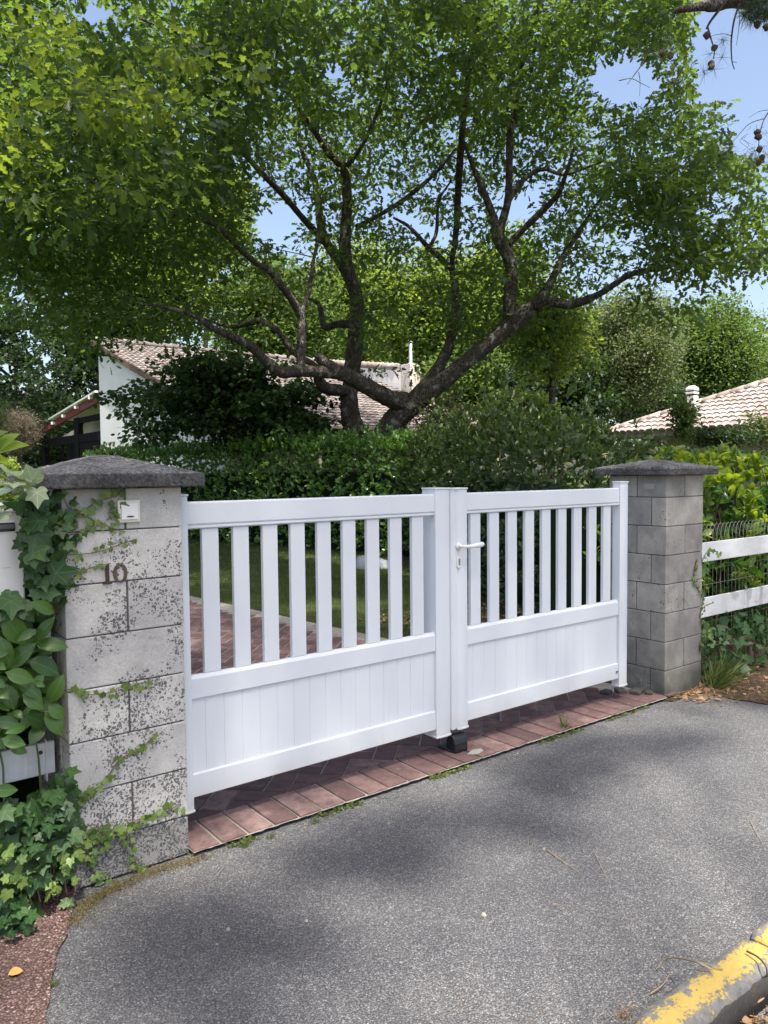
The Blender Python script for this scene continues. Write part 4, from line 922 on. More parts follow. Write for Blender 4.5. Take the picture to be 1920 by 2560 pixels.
# yellowish twiggy bush right of the trunk
tree(955, 915, 58, 70, 17, leafmat('thin_yellow_leaf', (.10, .10, .04), (.22, .20, .09), (.3, .3, .1), .3, .6, .3), 'thin yellowish twiggy bush in front of the porch right of the trunk', 'bush', 'bush', n=200, per=22, size=.07, trunk=.02, crad=.2)
tree(1120, 905, 85, 55, 22, L_OAKB, 'sunlit light green shrub behind the loose hedge', 'shrub', 'shrub', n=380, per=26, size=.14, trunk=.04)
tree(1475, 905, 26, 52, 15, L_MID, 'upright small-leaved shrub in front of the pink roof, left one', 'shrub', 'shrub', n=75, per=22, size=.08, trunk=.02, crad=.14)
tree(1565, 948, 60, 24, 14, L_DARK, 'dark airy shrub above the right pillar cap', 'shrub', 'shrub', n=110, per=24, size=.07, trunk=.02, crad=.16)
tree(1645, 925, 40, 34, 15, L_OLIVE, 'thin olive shrub at the right edge in front of the pink tiles', 'shrub', 'shrub', n=60, per=22, size=.08, trunk=.02, crad=.18)
tree(1262, 955, 50, 36, 16, L_MID, 'rounded green shrub filling the gap left of the pink roof', 'shrub', 'shrub', n=260, per=26, size=.10, trunk=.02, crad=.16)
tree(1480, 1000, 210, 26, 12, L_DARK, 'dark hedge line just above the right pillar cap', 'hedge', 'hedge', n=500, per=26, size=.07, trunk=.02)
# far left: brown dry conifer, clipped bright hedge
tree(45, 925, 42, 52, 24, L_BROWN, 'brown dry heather-like shrub at the left edge by the veranda', 'shrub', 'shrub', n=260, per=26, size=.14, T=NEEDLE, trunk=.03)
tree(-8, 905, 26, 40, 12, L_BRIGHT if False else L_OLIVE, 'yellow-green feathery shrub at the very left edge', 'shrub', 'shrub', n=60, per=24, size=.13, T=NEEDLE, trunk=.01)

def whorls(C, D, n, size, T, spread=.75, wid=1.):
    m = len(C); c = np.repeat(C, n, 0); ax = np.repeat(unit(D), n, 0)
    a = rng.uniform(0, 2*math.pi, m*n); ref = np.tile(np.array([[.3, .5, .81]]), (m*n, 1)); x = unit(np.cross(ax, ref)); y = np.cross(ax, x)
    t_ = rng.uniform(.25, 1., m*n)[:, None]*spread
    d = unit(ax*(1-.5*t_)+(np.cos(a)[:, None]*x+np.sin(a)[:, None]*y)*t_*1.3)
    P = c-ax*(rng.uniform(0, .9, m*n)[:, None]*size*.7)
    zn = ax+rng.normal(size=(m*n, 3))*.15
    return scatter(T, P, d, zn, size*rng.uniform(.65, 1.15, m*n), wid)
def hedge_run(name, pts, width, zt, label, mat, size, per_m2, T=LAUREL_S, top_shoots=.5, cat='hedge', ragged=.12, zb=.1, par=None):
    L0 = pts[0]; h = par or thing(name, (L0[0], L0[1], 0), label, cat)
    C = []; Dn = []; core = MB()
    for (x0, y0, t0), (x1, y1, t1) in zip([(*p, q) for p, q in zip(pts, zt)][:-1], [(*p, q) for p, q in zip(pts, zt)][1:]):
        L = math.hypot(x1-x0, y1-y0); ux, uy = (x1-x0)/L, (y1-y0)/L; nx, ny = -uy, ux
        for sgn in (-1, 1):
            n = int(L*max(t0, t1)*per_m2)
            for _ in range(n):
                s_ = U(0, 1); z_ = U(zb, (t0+(t1-t0)*s_)); o_ = width/2*(1-.25*(z_/t0)**6)+U(-.22, .06)
                C.append((x0+ux*L*s_+nx*o_*sgn, y0+uy*L*s_+ny*o_*sgn, z_)); Dn.append((nx*sgn+U(-.5, .5), ny*sgn+U(-.5, .5), U(-.1, 1.1)))
        for _ in range(int(L*width*per_m2*1.3)):
            s_ = U(0, 1); o_ = U(-.5, .5)*width; rg = U(-1, 1)*ragged + (ragged*2*U(0, 1)**4)
            C.append((x0+ux*L*s_+nx*o_, y0+uy*L*s_+ny*o_, (t0+(t1-t0)*s_)+rg-.25*abs(o_/width*2)**4*.5)); Dn.append((U(-.4, .4), U(-.4, .4), 1))
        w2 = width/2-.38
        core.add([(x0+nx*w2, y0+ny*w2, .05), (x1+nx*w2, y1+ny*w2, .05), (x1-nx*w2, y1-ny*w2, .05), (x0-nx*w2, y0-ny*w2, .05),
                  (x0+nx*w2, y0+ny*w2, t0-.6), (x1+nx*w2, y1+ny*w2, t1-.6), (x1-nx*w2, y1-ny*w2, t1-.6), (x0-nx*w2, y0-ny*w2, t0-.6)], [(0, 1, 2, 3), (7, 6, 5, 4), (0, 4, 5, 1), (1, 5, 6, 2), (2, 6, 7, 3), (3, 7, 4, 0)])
    for (ex, ey), te, (ox, oy) in ((pts[0], zt[0], pts[1]), (pts[-1], zt[-1], pts[-2])):
        dl = math.hypot(ex-ox, ey-oy); dx_, dy_ = (ex-ox)/dl, (ey-oy)/dl
        for _ in range(int(width*te*per_m2*1.6)):
            a_ = U(-1.5, 1.5); rr_ = width/2*U(.5, 1.05); C.append((ex+dx_*rr_*math.cos(a_)-dy_*rr_*math.sin(a_), ey+dy_*rr_*math.cos(a_)+dx_*rr_*math.sin(a_), U(zb, te+.1))); Dn.append((dx_+U(-.6, .6), dy_+U(-.6, .6), U(0, 1)))
    core.build('shade_core', DARKG, h)  # dark solid core added to block light inside the hedge
    leafmesh('foliage', [whorls(np.array(C), np.array(Dn), 6, size, T)], mat, h); return h
DARKG = simple('dark_shade_core', (.012, .02, .01), .95, .1)  # near-black colour standing for the shaded inside of hedges and bushes
hedge_run('hedge', [(8.0, 7.4), (7.6, 10.5), (6.9, 13.5), (6.0, 16.5), (5.6, 18.2)], 1.3, [2.12, 2.2, 2.2, 2.2, 2.15], 'clipped glossy laurel hedge crossing behind the gate below the house', L_HEDGE, .115, 95)
hedge_run('hedge', [(5.15, 1.9), (6.0, 3.8), (7.0, 5.6), (8.05, 7.4)], 1.4, [1.82, 2.12, 2.0, 1.98], 'loose mixed shrub hedge behind the right gate leaf, reddish and pale tips', L_SHRUB, .105, 85, ragged=.25)
hedge_run('hedge', [(1.9, 19.5), (3.2, 23.0), (4.4, 26)], 1.2, [2.0, 2.0, 2.0], 'low clipped yellow-green hedge at the far left before the veranda', leafmat('sunlit_hedge_leaf', (.10, .17, .02), (.24, .34, .05), (.4, .5, .05), .3, .4, .5), .12, 70)
# ------------------------------------------------------------------ leaves near the camera
FR = PY-.012
def hero(base, tip, y0, y1, roll=0., wid=1., side=0):
    a = aty(*base, y0); b_ = aty(*tip, y1); d = b_-a; L = np.linalg.norm(d)
    zn = np.array([-.25+side, -1., .45+roll])
    return a, d, zn, L, wid
Z3 = lambda x, y: ((x*.3707)/K, (1480+y*.3707)/K)
HL = [((40, 25), (200, 158), 1.35), ((365, 140), (200, 70), 1.1), ((20, 150), (178, 358), 1.35), ((245, 345), (365, 165), 1.0), ((242, 352), (462, 370), 1.25), ((35, 520), (240, 345), 1.15),
      ((180, 460), (405, 552), 1.4), ((35, 540), (232, 598), 1.3), ((120, 615), (286, 718), 1.3), ((330, 752), (425, 560), 1.2), ((325, 760), (432, 855), 1.6), ((300, 800), (418, 965), 1.4), ((305, 885), (180, 835), 1.35),
      ((285, 890), (202, 1030), 1.5), ((170, 905), (40, 950), 1.2), ((10, 990), (172, 1030), 1.35), ((0, 300), (70, 500), 1.2), ((-40, 870), (135, 892), 1.3), ((-60, 1340), (122, 1335), 1.3), ((40, 620), (95, 795), 1.4), ((0, 760), (60, 800), 1.5),
      ((150, 690), (300, 790), 1.3), ((90, 800), (150, 850), 1.5), ((-30, 480), (35, 520), 1.5), ((-40, 590), (30, 640), 1.6), ((-20, 60), (40, 110), 1.4), ((60, 1040), (185, 1085), 1.3), ((-50, 980), (40, 1060), 1.3),
      ((240, 250), (120, 330), 1.1), ((300, 560), (210, 640), 1.2), ((-60, 160), (40, 190), 1.5), ((60, 350), (-40, 450), 1.3), ((-30, 660), (60, 720), 1.3), ((150, 850), (50, 820), 1.2), ((-60, 1430), (15, 1450), 1.3), ((230, 600), (300, 640), 1.3)]
lb = thing('laurel_bush', (-.85, .05, 0), 'big glossy cherry laurel leaves in front of the white boards at the left edge', 'bush')
A = []
for i, (b0, t0, w_) in enumerate(HL):
    dp = -.20+.012*(i % 7); A.append(hero(Z3(*b0), Z3(*t0), dp+.02, dp-.01+U(-.02, .015), U(-.2, .3), w_, U(-.3, .3)))
pa = [np.array([a[k] for a in A]) for k in range(5)]
fill = rng.uniform([-1.35, -.10, .64], [-.62, .12, 1.13], (760, 3)); fd = rdir(760)*np.array([1, .5, .8])
sc_l = [scatter(LAUREL, pa[0], pa[1], pa[2], pa[3], pa[4]), scatter(LAUREL, fill, fd, rng.normal(size=(760, 3))*.4+np.array([-.3, -1, .5]), rng.uniform(.07, .115, 760), 1.2)]
bk_ = rng.uniform([-3.2, .12, .05], [-.66, .42, 1.12], (900, 3)); bk_ = bk_[(bk_[:, 2] > .62) | (bk_[:, 1] > .2)]
sc_l.append(scatter(LAUREL, bk_, rdir(len(bk_))*np.array([1, .5, .8]), rng.normal(size=(len(bk_), 3))*.4+np.array([-.3, -1, .5]), rng.uniform(.08, .12, len(bk_)), 1.2))
MB().box(-3.4, -.45, .36, .6, .02, 1.10).build('shade_core', DARKG, lb)  # dark backing added as the shade between the leaves
leafmesh('foliage', sc_l, L_LAUREL, lb, uv=True, smooth=True)
st = MB()
for i in range(9):
    x0 = U(-1.1, -.62); st.tube(catmull([(x0, .0, 0), (x0+U(-.08, .08), -.03, .5), (x0+U(-.15, .15), -.1, U(.8, 1.15))], 4), [.004]*5+[.003]*4, 6)
st.build('stems', simple('green_stem', (.10, .13, .05), .6), lb)
TL = [((-25, 985), (62, 958), 1.1), ((-10, 980), (40, 935), 1.2), ((-40, 990), (20, 1000), 1.1), ((-30, 960), (15, 930), 1.2), ((-60, 985), (-5, 945), 1.2), ((-45, 1010), (5, 990), 1.2)]
A = [hero(b0, t0, -.02, -.06, .8, w_) for b0, t0, w_ in TL]; pa = [np.array([a[k] for a in A]) for k in range(5)]
lt2 = leafmesh('laurel_shoot', [scatter(LAUREL, pa[0], pa[1], pa[2], pa[3], pa[4])], L_BRIGHT, None, uv=True, smooth=True)
tag(lt2, 'pale green laurel shoot tip glowing in the sun above the mailbox', 'shoot')

def ivy_scatter(P, n_out, size, down=.7):
    n = len(P); d = rng.normal(size=(n, 3))*.55+np.array([0, -.25, -down]); zn = rng.normal(size=(n, 3))*.32+n_out
    return scatter(IVY, P, d, zn, size, rng.uniform(.85, 1.15, n))
# ivy by the mailbox
iv = thing('ivy', (-.62, -.08, 0), 'dark big-leaved ivy draped between mailbox and pillar under the cap', 'ivy')
def px_pts(poly, n, y0, y1):                                        # random points filling an outline at a range of distances
    xs = [p[0] for p in poly]; ys = [p[1] for p in poly]; out = []
    while len(out) < n:
        x_, y_ = U(min(xs), max(xs)), U(min(ys), max(ys)); ins = False; j = len(poly)-1
        for i in range(len(poly)):
            if (poly[i][1] > y_) != (poly[j][1] > y_) and x_ < (poly[j][0]-poly[i][0])*(y_-poly[i][1])/(poly[j][1]-poly[i][1])+poly[i][0]: ins = not ins
            j = i
        if ins: out.append(aty(x_, y_, U(y0, y1)))
    return np.array(out)
up_ = px_pts([(20, 1060), (50, 1045), (150, 1062), (165, 1080), (160, 1130), (150, 1200), (138, 1290), (125, 1330), (105, 1300), (75, 1280), (60, 1220), (45, 1130)], 120, -.17, -.10)
big = px_pts([(25, 1075), (70, 1070), (120, 1130), (110, 1250), (60, 1290), (-5, 1330), (-5, 1270), (55, 1230), (45, 1130), (10, 1120)], 10, -.19, -.16)
s1 = [ivy_scatter(up_, np.array([-.3, -1, .35]), rng.uniform(.035, .065, len(up_))), ivy_scatter(big, np.array([-.3, -1, .4]), rng.uniform(.075, .105, len(big)))]
s1.append(ivy_scatter(px_pts([(60, 1075), (140, 1075), (135, 1290), (80, 1280)], 90, -.12, -.02), np.array([-.3, -1, .3]), rng.uniform(.05, .08, 90)))
leafmesh('foliage', s1, L_IVY, iv, uv=True)
vt = px_pts([(0, 1030), (30, 1022), (95, 1045), (80, 1075), (40, 1075), (10, 1110), (-10, 1110)], 12, -.24, -.18)
d_ = rng.normal(size=(12, 3))*.5+np.array([-.6, -.4, .1]); leafmesh('sunlit_leaves', [scatter(IVY, vt, d_, rng.normal(size=(12, 3))*.2+np.array([-.1, -.25, 1]), rng.uniform(.06, .10, 12))], leafmat('sunlit_ivy_leaf', (.22, .30, .14), (.42, .50, .30), (.4, .5, .2), .25, .35, .6, vein='ivy'), iv, uv=True)  # pale colour stands for sunlight on these ivy leaves
ivs = MB()
for x_ in (75, 92, 110, 124): 
    ivs.tube(catmull([aty(x_+U(-10, 10), yy, U(-.10, -.04)) for yy in (1330, 1260, 1190, 1120, 1060)], 4), .004, 5)
ivs.build('stems', WEED_STEM, iv)
# strands creeping over the pillar front
Z1 = lambda x, y: (x*.3858/K, (1100+y*.3858)/K); Z2 = lambda x, y: (x*.3858/K, (1650+y*.3858)/K)
def strand(par, pts, sizes, gap=.03, mat=None, stem=.0016, jit=.012, leafy=1.):
    P3 = catmull([aty(*p, FR+.006) for p in pts], 8); sm = MB().tube(P3, stem, 5); out = []; acc = 0
    L = [np.linalg.norm(b_-a) for a, b_ in zip(P3[:-1], P3[1:])]; tot = sum(L); run = 0; k = 0
    for i, l in enumerate(L):
        acc += l; run += l
        if acc > gap*U(.75, 1.25):
            acc = 0; s_ = sizes[0]+(sizes[1]-sizes[0])*run/tot
            for q in range(1 if U(0, 1) > .5*leafy else 2):
                k += 1; sd = 1 if k % 2 else -1; t_ = unit(P3[min(i+1, len(P3)-1)]-P3[i]); nrm = np.array([-t_[2], 0, t_[0]])*sd
                out.append((P3[i]+np.array([U(-jit, jit), -.006-U(0, .008), U(-jit, jit)]), unit(nrm*U(.4, 1)+t_*U(-.2, .5)+np.array([0, -.1, -.35])), s_*.72*U(.7, 1.2)))
    P = np.array([o[0] for o in out]); d = np.array([o[1] for o in out]); s_ = np.array([o[2] for o in out])
    zn = rng.normal(size=(len(P), 3))*.38+np.array([-.1, -1, .35])
    return sm, scatter(IVY, P, d, zn, s_)
STR = [([Z1(400, 330), Z1(450, 450), Z1(520, 470), Z1(620, 530), Z1(700, 560), Z1(800, 595)], (.045, .024), .022),
       ([Z1(400, 560), Z1(500, 500), Z1(580, 430), Z1(650, 390), Z1(700, 380), Z1(770, 350), Z1(810, 330)], (.055, .04), .024),
       ([Z1(690, 520), Z1(740, 490), Z1(760, 440), Z1(770, 380)], (.04, .045), .022),
       ([Z1(430, 620), Z1(520, 600), Z1(560, 580), Z1(610, 550), Z1(640, 520)], (.04, .03), .022),
       ([Z1(430, 745), Z1(520, 740), Z1(620, 728), Z1(700, 705), Z1(790, 672), Z1(890, 640)], (.034, .028), .030),
       ([Z1(420, 880), Z1(500, 865), Z1(560, 840), Z1(640, 815), Z1(715, 800)], (.028, .026), .026)]
fo = []; smb = MB()
for pts, sz, gp in STR:
    sm, sc_ = strand(None, pts, sz, gp); smb.add(sm.v, sm.f); fo.append(sc_)
ivf = thing('ivy', (-.45, FR, 1.1), 'young ivy strands creeping sideways over the upper pillar blocks around bell and number', 'ivy')
smb.build('stems', WEED_STEM, ivf); leafmesh('foliage', fo, L_IVYY, ivf, uv=True)
ivm = thing('ivy', (-.45, FR, .75), 'single short ivy strand crossing the pillar at mid height below the number', 'ivy')
sm, sc_ = strand(None, [Z2(430, 190), Z2(520, 205), Z2(600, 225), Z2(700, 215), Z2(800, 190), Z2(880, 160), Z2(970, 140)], (.045, .032), .022); sm.build('stems', WEED_STEM, ivm); leafmesh('foliage', [sc_], L_IVYY, ivm, uv=True)
ivl = thing('ivy', (-.5, FR, 0), 'light green ivy strands climbing from the ground across the lower pillar', 'ivy')
STR2 = [([Z2(690, 1470), Z2(610, 1380), Z2(560, 1280), Z2(510, 1140), Z2(490, 1020), Z2(480, 920), Z2(520, 880)], (.05, .045), .026), ([Z2(430, 900), Z2(540, 870), Z2(640, 820), Z2(720, 720), Z2(780, 640), Z2(880, 590), Z2(950, 540), Z2(1020, 465)], (.05, .034), .024),
        ([Z2(500, 1130), Z2(580, 1125), Z2(700, 1095), Z2(800, 1110), Z2(860, 1050), Z2(940, 1020), Z2(1060, 990), Z2(1170, 930)], (.055, .045), .024), ([Z2(800, 1100), Z2(850, 1200), Z2(870, 1290), Z2(900, 1340)], (.04, .04), .022), ([Z2(640, 1080), Z2(660, 1160), Z2(600, 1250), Z2(560, 1290)], (.055, .04), .026),
        ([Z2(860, 1370), Z2(920, 1340), Z2(980, 1320)], (.04, .035), .016), ([Z2(450, 940), Z2(470, 1050), Z2(460, 1160), Z2(450, 1260)], (.05, .05), .022), ([Z2(560, 1140), Z2(620, 1180), Z2(690, 1170)], (.05, .04), .018)]
fo = []; smb = MB()
for pts, sz, gp in STR2:
    sm, sc_ = strand(None, pts, sz, gp, stem=.0024, jit=.016); smb.add(sm.v, sm.f); fo.append(sc_)
smb.build('stems', WEED_STEM, ivl); leafmesh('foliage', fo, L_IVYY, ivl, uv=True)
# ivy mass at bottom left
ivb = thing('ivy', (-.75, -.1, 0), 'dense dark ivy mound spilling over the pavement left of the pillar', 'ivy')
pm = np.concatenate([px_pts([(-20, 1745), (40, 1745), (95, 1715), (125, 1665), (140, 1650), (152, 1700), (156, 1890), (95, 1890), (60, 2010), (-20, 2030)], 330, -.25, -.12), px_pts([(-20, 1740), (120, 1690), (150, 1700), (150, 1880), (-20, 1880)], 160, -.1, -.0)])
pm2 = px_pts([(0, 1950), (70, 1960), (60, 2050), (20, 2060), (-10, 2000)], 28, -.32, -.26)
leafmesh('foliage', [ivy_scatter(pm, np.array([-.1, -.9, .6]), rng.uniform(.038, .07, len(pm)), .5), ivy_scatter(pm2, np.array([0, -.6, .8]), rng.uniform(.04, .065, len(pm2)), .2)], L_IVY, ivb, uv=True)
pm3 = px_pts([(100, 1830), (160, 1830), (160, 1960), (100, 1960)], 22, -.28, -.20); pm3 = np.concatenate([pm3, px_pts([(0, 1830), (60, 1830), (60, 1960), (0, 1960)], 14, -.3, -.26), px_pts([(20, 2050), (75, 2050), (75, 2090), (20, 2090)], 7, -.36, -.33)])
leafmesh('young_leaves', [ivy_scatter(pm3, np.array([-.1, -.9, .6]), rng.uniform(.03, .05, len(pm3)), .4)], L_IVYY, ivb, uv=True)
ms = MB()
for i in range(14):
    x_ = -.95+.03*i; ms.tube(catmull([(x_, -.02, .02), (x_+U(-.05, .05), -.10, .22), (x_+U(-.05, .05), -.16, .3), (x_, -.22, .05)], 4), .003, 4)
ms.build('stems', WEED_STEM, ivb)
# ---- right side: laurel, ivy under the fence, grass tuft
rl = thing('laurel_bush', (5.2, .5, 0), 'bright yellow-green laurel bush behind the fence right of the grey pillar', 'bush')
Cw = []; Dw = []
for _ in range(240):
    x_, z_ = U(4.0, 8.5), U(.55, 1.62); Cw.append((x_, U(.12, 1.0), z_)); Dw.append((U(-.7, .4), U(-.9, .2), U(.3, 1.2)))
for _ in range(150):
    x_ = U(4.5, 8.5); Cw.append((x_, U(.15, 1.1), U(1.4, 1.74))); Dw.append((U(-.5, .4), U(-.5, .3), 1.2))
leafmesh('foliage', [whorls(np.array(Cw), np.array(Dw), 7, .125, LAUREL, .8, 1.15)], L_BRIGHT, rl, uv=True, smooth=True)
Cf = rng.uniform([4.1, -.10, .62], [6.5, -.02, .86], (9, 3)); leafmesh('poking_leaves', [whorls(Cf, rdir(9)*np.array([1, .3, .6])+np.array([0, -.9, 0]), 6, .13, LAUREL, .9, 1.15)], L_LAUREL, rl, uv=True, smooth=True)
MB().box(4.0, 9, 1.0, 1.5, .02, 1.35).build('shade_core', DARKG, rl)  # dark box added as the shaded interior of the bush
Cd = rng.uniform([3.95, .25, .10], [8.5, 1.1, 1.45], (620, 3)); leafmesh('shaded_leaves', [whorls(Cd, rdir(620, .4), 6, .12, LAUREL, .8, 1.1)], L_LAUREL, rl, uv=True, smooth=True)
sb = MB()
for i in range(26):
    x0 = U(4.0, 8.0); y0 = U(.3, .9); sb.tube(catmull([(x0, y0, 0), (x0+U(-.15, .15), y0+U(-.1, .1), .6), (x0+U(-.35, .35), y0+U(-.2, .2), 1.1), (x0+U(-.5, .5), y0+U(-.3, .2), U(1.3, 1.65))], 4), list(np.linspace(.014, .004, 13)), 6)
sb.tube([(4.28, .28, 0), (4.27, .30, .7), (4.30, .31, 1.36)], [.045, .04, .034], 10)
sb.build('stems', TWIG, rl)
ir = thing('ivy', (4.6, -.02, 0), 'ivy carpet hanging from the bottom board over the brick edging at the right', 'ivy')
pi_ = []
for _ in range(520):
    x_ = U(3.9, 8.5); z_ = U(.05, .43); pi_.append((x_, .02-.12*(1-z_/.43)+U(-.05, .05)-(.06 if x_ < 4.8 else 0), z_ if x_ < 5 else U(.14, .44)))
leafmesh('foliage', [ivy_scatter(np.array(pi_), np.array([-.2, -1, .5]), rng.uniform(.055, .085, len(pi_)), .5)], L_IVY, ir, uv=True)
Z4 = lambda x, y: ((1720+x*.1808)/K, (1320+y*.1808)/K)
FR_s = FR; fo = []; smb = MB()
for pts, sz, gp in [([Z4(160, 1240), Z4(190, 1100), Z4(200, 960), Z4(150, 860), Z4(90, 740), Z4(85, 600), Z4(120, 430)], (.03, .045), .03), ([Z4(190, 1150), Z4(230, 1080), Z4(330, 1040)], (.035, .03), .03), ([Z4(190, 470), Z4(260, 340), Z4(370, 310), Z4(430, 420)], (.06, .05), .035), ([Z4(180, 1250), Z4(220, 1400), Z4(200, 1560), Z4(180, 1700)], (.05, .06), .03), ([Z4(230, 1330), Z4(290, 1440), Z4(270, 1560)], (.06, .06), .03)]:
    sm, sc_ = strand(None, pts, sz, gp, stem=.003); smb.add(sm.v, sm.f); fo.append(sc_)
ie = thing('ivy', (3.86, FR, 0), 'pale ivy strand climbing the outer corner of the grey pillar', 'ivy'); smb.build('stems', WEED_STEM, ie); leafmesh('foliage', fo, L_IVYY, ie, uv=True)

def tuft(x, y, z, n, h, r, label, cat='weed', name='grass_tuft', lean=(0, 0), group=None, mat=None, wid=1., par=None):
    P = np.stack([x+np.clip(rng.normal(size=n), -1.6, 1.6)*r, y+np.clip(rng.normal(size=n), -1.6, 1.6)*r*.6, np.full(n, z)], 1); d = rng.normal(size=(n, 3))*.5; d[:, 2] = rng.uniform(.5, 1.2, n); d[:, 0] += lean[0]; d[:, 1] += lean[1]
    o = leafmesh(name, [scatter(BLADE, P, d, rng.normal(size=(n, 3)), h*rng.uniform(.5, 1.2, n), wid)], mat or L_GRASS)
    if label: tag(o, label, cat, group)
    return o
gt = tuft(3.93, -.20, .0, 130, .27, .055, 'arching grass tuft at the outer foot of the grey pillar', lean=(.5, -.3), wid=.7)
g2 = lambda x, y: atg(x, y, .0)
for (x_, y_), n, h, lb_ in [((530, 1825), 40, .045, 'grass tuft at the left end of the brick strip nearest the numbered pillar'), ((585, 1808), 30, .03, 'flat weed rosette second from the left along the brick edge'), ((680, 1775), 34, .035, 'small weed rosette below the left leaf near the middle of the brick edge'),
                      ((965, 1664), 40, .03, 'low weeds growing in the joint below the meeting stiles'), ((1222, 1578), 26, .11, 'tall thin grass spike at the brick edge below the right gate leaf'), ((1195, 1595), 30, .04, 'creeping weed patch left of the tall grass spike'), ((110, 2130), 34, .035, 'bright moss tuft on the joint between red and grey asphalt, lower left')]:
    p = g2(x_, y_); tuft(p[0], p[1], -.005, n, h, .011, lb_, lean=(0, 0), wid=1.6)
we = []
for (xa, ya, xb, yb, n) in [(700, 1768, 790, 1738, 120), (930, 1680, 1000, 1650, 150), (500, 1835, 560, 1815, 60), (1160, 1605, 1250, 1570, 100), (1300, 1555, 1400, 1525, 90)]:
    for _ in range(n):
        s_ = U(0, 1); p = g2(xa+(xb-xa)*s_, ya+(yb-ya)*s_); we.append((p[0], -.17+U(-.012, .012), -.004))
we = np.array(we); d = rng.normal(size=(len(we), 3)); d[:, 2] = np.abs(d[:, 2])*.7
o = leafmesh('joint_weeds', [scatter(ROUND, we, d, rdir(len(we), .8), rng.uniform(.010, .024, len(we)), .8)], L_GRASS); tag(o, 'thin line of moss and seedlings along the brick and asphalt joint', 'weeds', kind='stuff')
for pts, nm, zz in [(wavy([(-.56, -.14), (-.45, -.15), (-.3, -.145), (-.12, -.14), (-.03, -.16), (-.07, -.24), (-.2, -.21), (-.35, -.26), (-.48, -.22), (-.60, -.34), (-.70, -.40), (-.68, -.3), (-.6, -.24)], .012, .02), 'moss_patch', .002)]:
    n_ = len(pts); bmm = MB(); cx = sum(p[0] for p in pts)/n_; cy = sum(p[1] for p in pts)/n_
mp_ = []
for _ in range(2600):
    s_ = U(0, 1); a = np.array([(-.62, -.36), (-.52, -.24), (-.40, -.19), (-.22, -.17), (-.04, -.19)]); k = min(3, int(s_*4)); q = a[k]+(a[k+1]-a[k])*(s_*4-k); mp_.append((q[0]+rng.normal()*.03, q[1]+rng.normal()*.022, .0))
mp_ = np.array(mp_); d = rdir(len(mp_), .5); 
o = leafmesh('moss_patch', [scatter(NEEDLE, mp_, d, rdir(len(mp_)), rng.uniform(.006, .018, len(mp_)), 3.)], leafmat('golden_moss', (.05, .042, .012), (.20, .15, .04), (.1, .08, .02), .1, .9, .1, nsc=14)); tag(o, 'brown and golden moss crust at the foot of the numbered pillar', 'moss', kind='stuff')
lt_ = []; 
for _ in range(2400):
    x_ = 3.45+abs(rng.normal())*.55; y_ = -.12-abs(rng.normal())*.16+.02*x_
    if x_ > 3.9: y_ += U(-.3, .35)
    lt_.append((x_, y_, .004))
lt_ = np.array(lt_); o = leafmesh('leaf_litter', [scatter(NEEDLE, lt_, rdir(len(lt_))*np.array([1, 1, .25]), rdir(len(lt_), 1.5), rng.uniform(.02, .07, len(lt_)), .9), scatter(ROUND, lt_[:160], rdir(160)*np.array([1, 1, .2]), rdir(160, 2.), rng.uniform(.02, .05, 160), .7)], L_DRY); tag(o, 'dry needles and leaf litter around the foot of the grey pillar', 'litter', kind='stuff')
kl = np.stack([rng.uniform(.45, 2., 300), -2.06-np.abs(rng.normal(size=300))*.035, np.full(300, .012)], 1)
o = leafmesh('leaf_litter', [scatter(NEEDLE, kl, rdir(300)*np.array([1, 1, .3]), rdir(300, 1.5), rng.uniform(.03, .08, 300), 1.6), scatter(ROUND, kl[:110], rdir(110)*np.array([1, 1, .2]), rdir(110, 2.), rng.uniform(.018, .045, 110), .8)], L_DRY); tag(o, 'dry brown litter lying against the road side of the yellow kerb', 'litter', kind='stuff')
# pebbles
pb = MB(); PEB = []
def pebble(x, y, r, lb_, c=None):
    mb = MB(); n = 7; 
    vs = [(x, y, -.008+r*.9)]
    for k in range(n): a = 2*math.pi*k/n; q = r*U(.8, 1.15); vs.append((x+q*.65*math.cos(a), y+q*.65*math.sin(a), -.008+r*.75))
    for k in range(n): a = 2*math.pi*k/n; q = r*U(.9, 1.2); vs.append((x+q*math.cos(a), y+q*math.sin(a), -.009))
    mb.add(vs, [(0, 1+k, 1+(k+1) % n) for k in range(n)]+[(1+k, 8+k, 8+(k+1) % n, 1+(k+1) % n) for k in range(n)])
    o = mb.build('pebble', c or PEBM, smooth=True); tag(o, lb_, 'pebble', 'pale pebbles scattered on the asphalt')
PEBM = simple('pale_stone', (.28, .27, .24), .8, .2, var=.3, vs=60)
for x_, y_, r, lb_ in [(662, 1985, .007, 'tiny round shell-like pebble in the middle foreground of the asphalt'), (493, 2003, .008, 'small white pebble in the lower left shadow patch'), (1045, 1972, .010, 'flat pale pebble on the sunny asphalt right of centre'), (840, 1775, .006, 'small pebble beneath the middle of the left gate leaf'), (1175, 1830, .006, 'pebble in the right shadow patch near the long twig'), (1205, 1695, .007, 'pebble left of the pair below the right leaf'), (1245, 1700, .006, 'pebble right of the pair below the right leaf'), (468, 2035, .005, 'smallest pebble of the lower left')]:
    p = g2(x_, y_); pebble(p[0], p[1], r, lb_)
n = 420; P = np.stack([rng.uniform(-1, 5.5, n), rng.uniform(-2., -.18, n), np.full(n, -.004)], 1); d = rdir(n)*np.array([1, 1, .04])
o = leafmesh('fallen_needles', [scatter(NEEDLE, P, d, rdir(n)*np.array([.2, .2, 1]), rng.uniform(.02, .075, n), .42)], L_DRY); tag(o, 'dry pine needles and grit sprinkled over the asphalt', 'needles', kind='stuff')
n = 260; P = np.stack([rng.uniform(-.6, 3.6, n), -.172-np.abs(rng.normal(size=n))*.03, np.full(n, -.003)], 1)
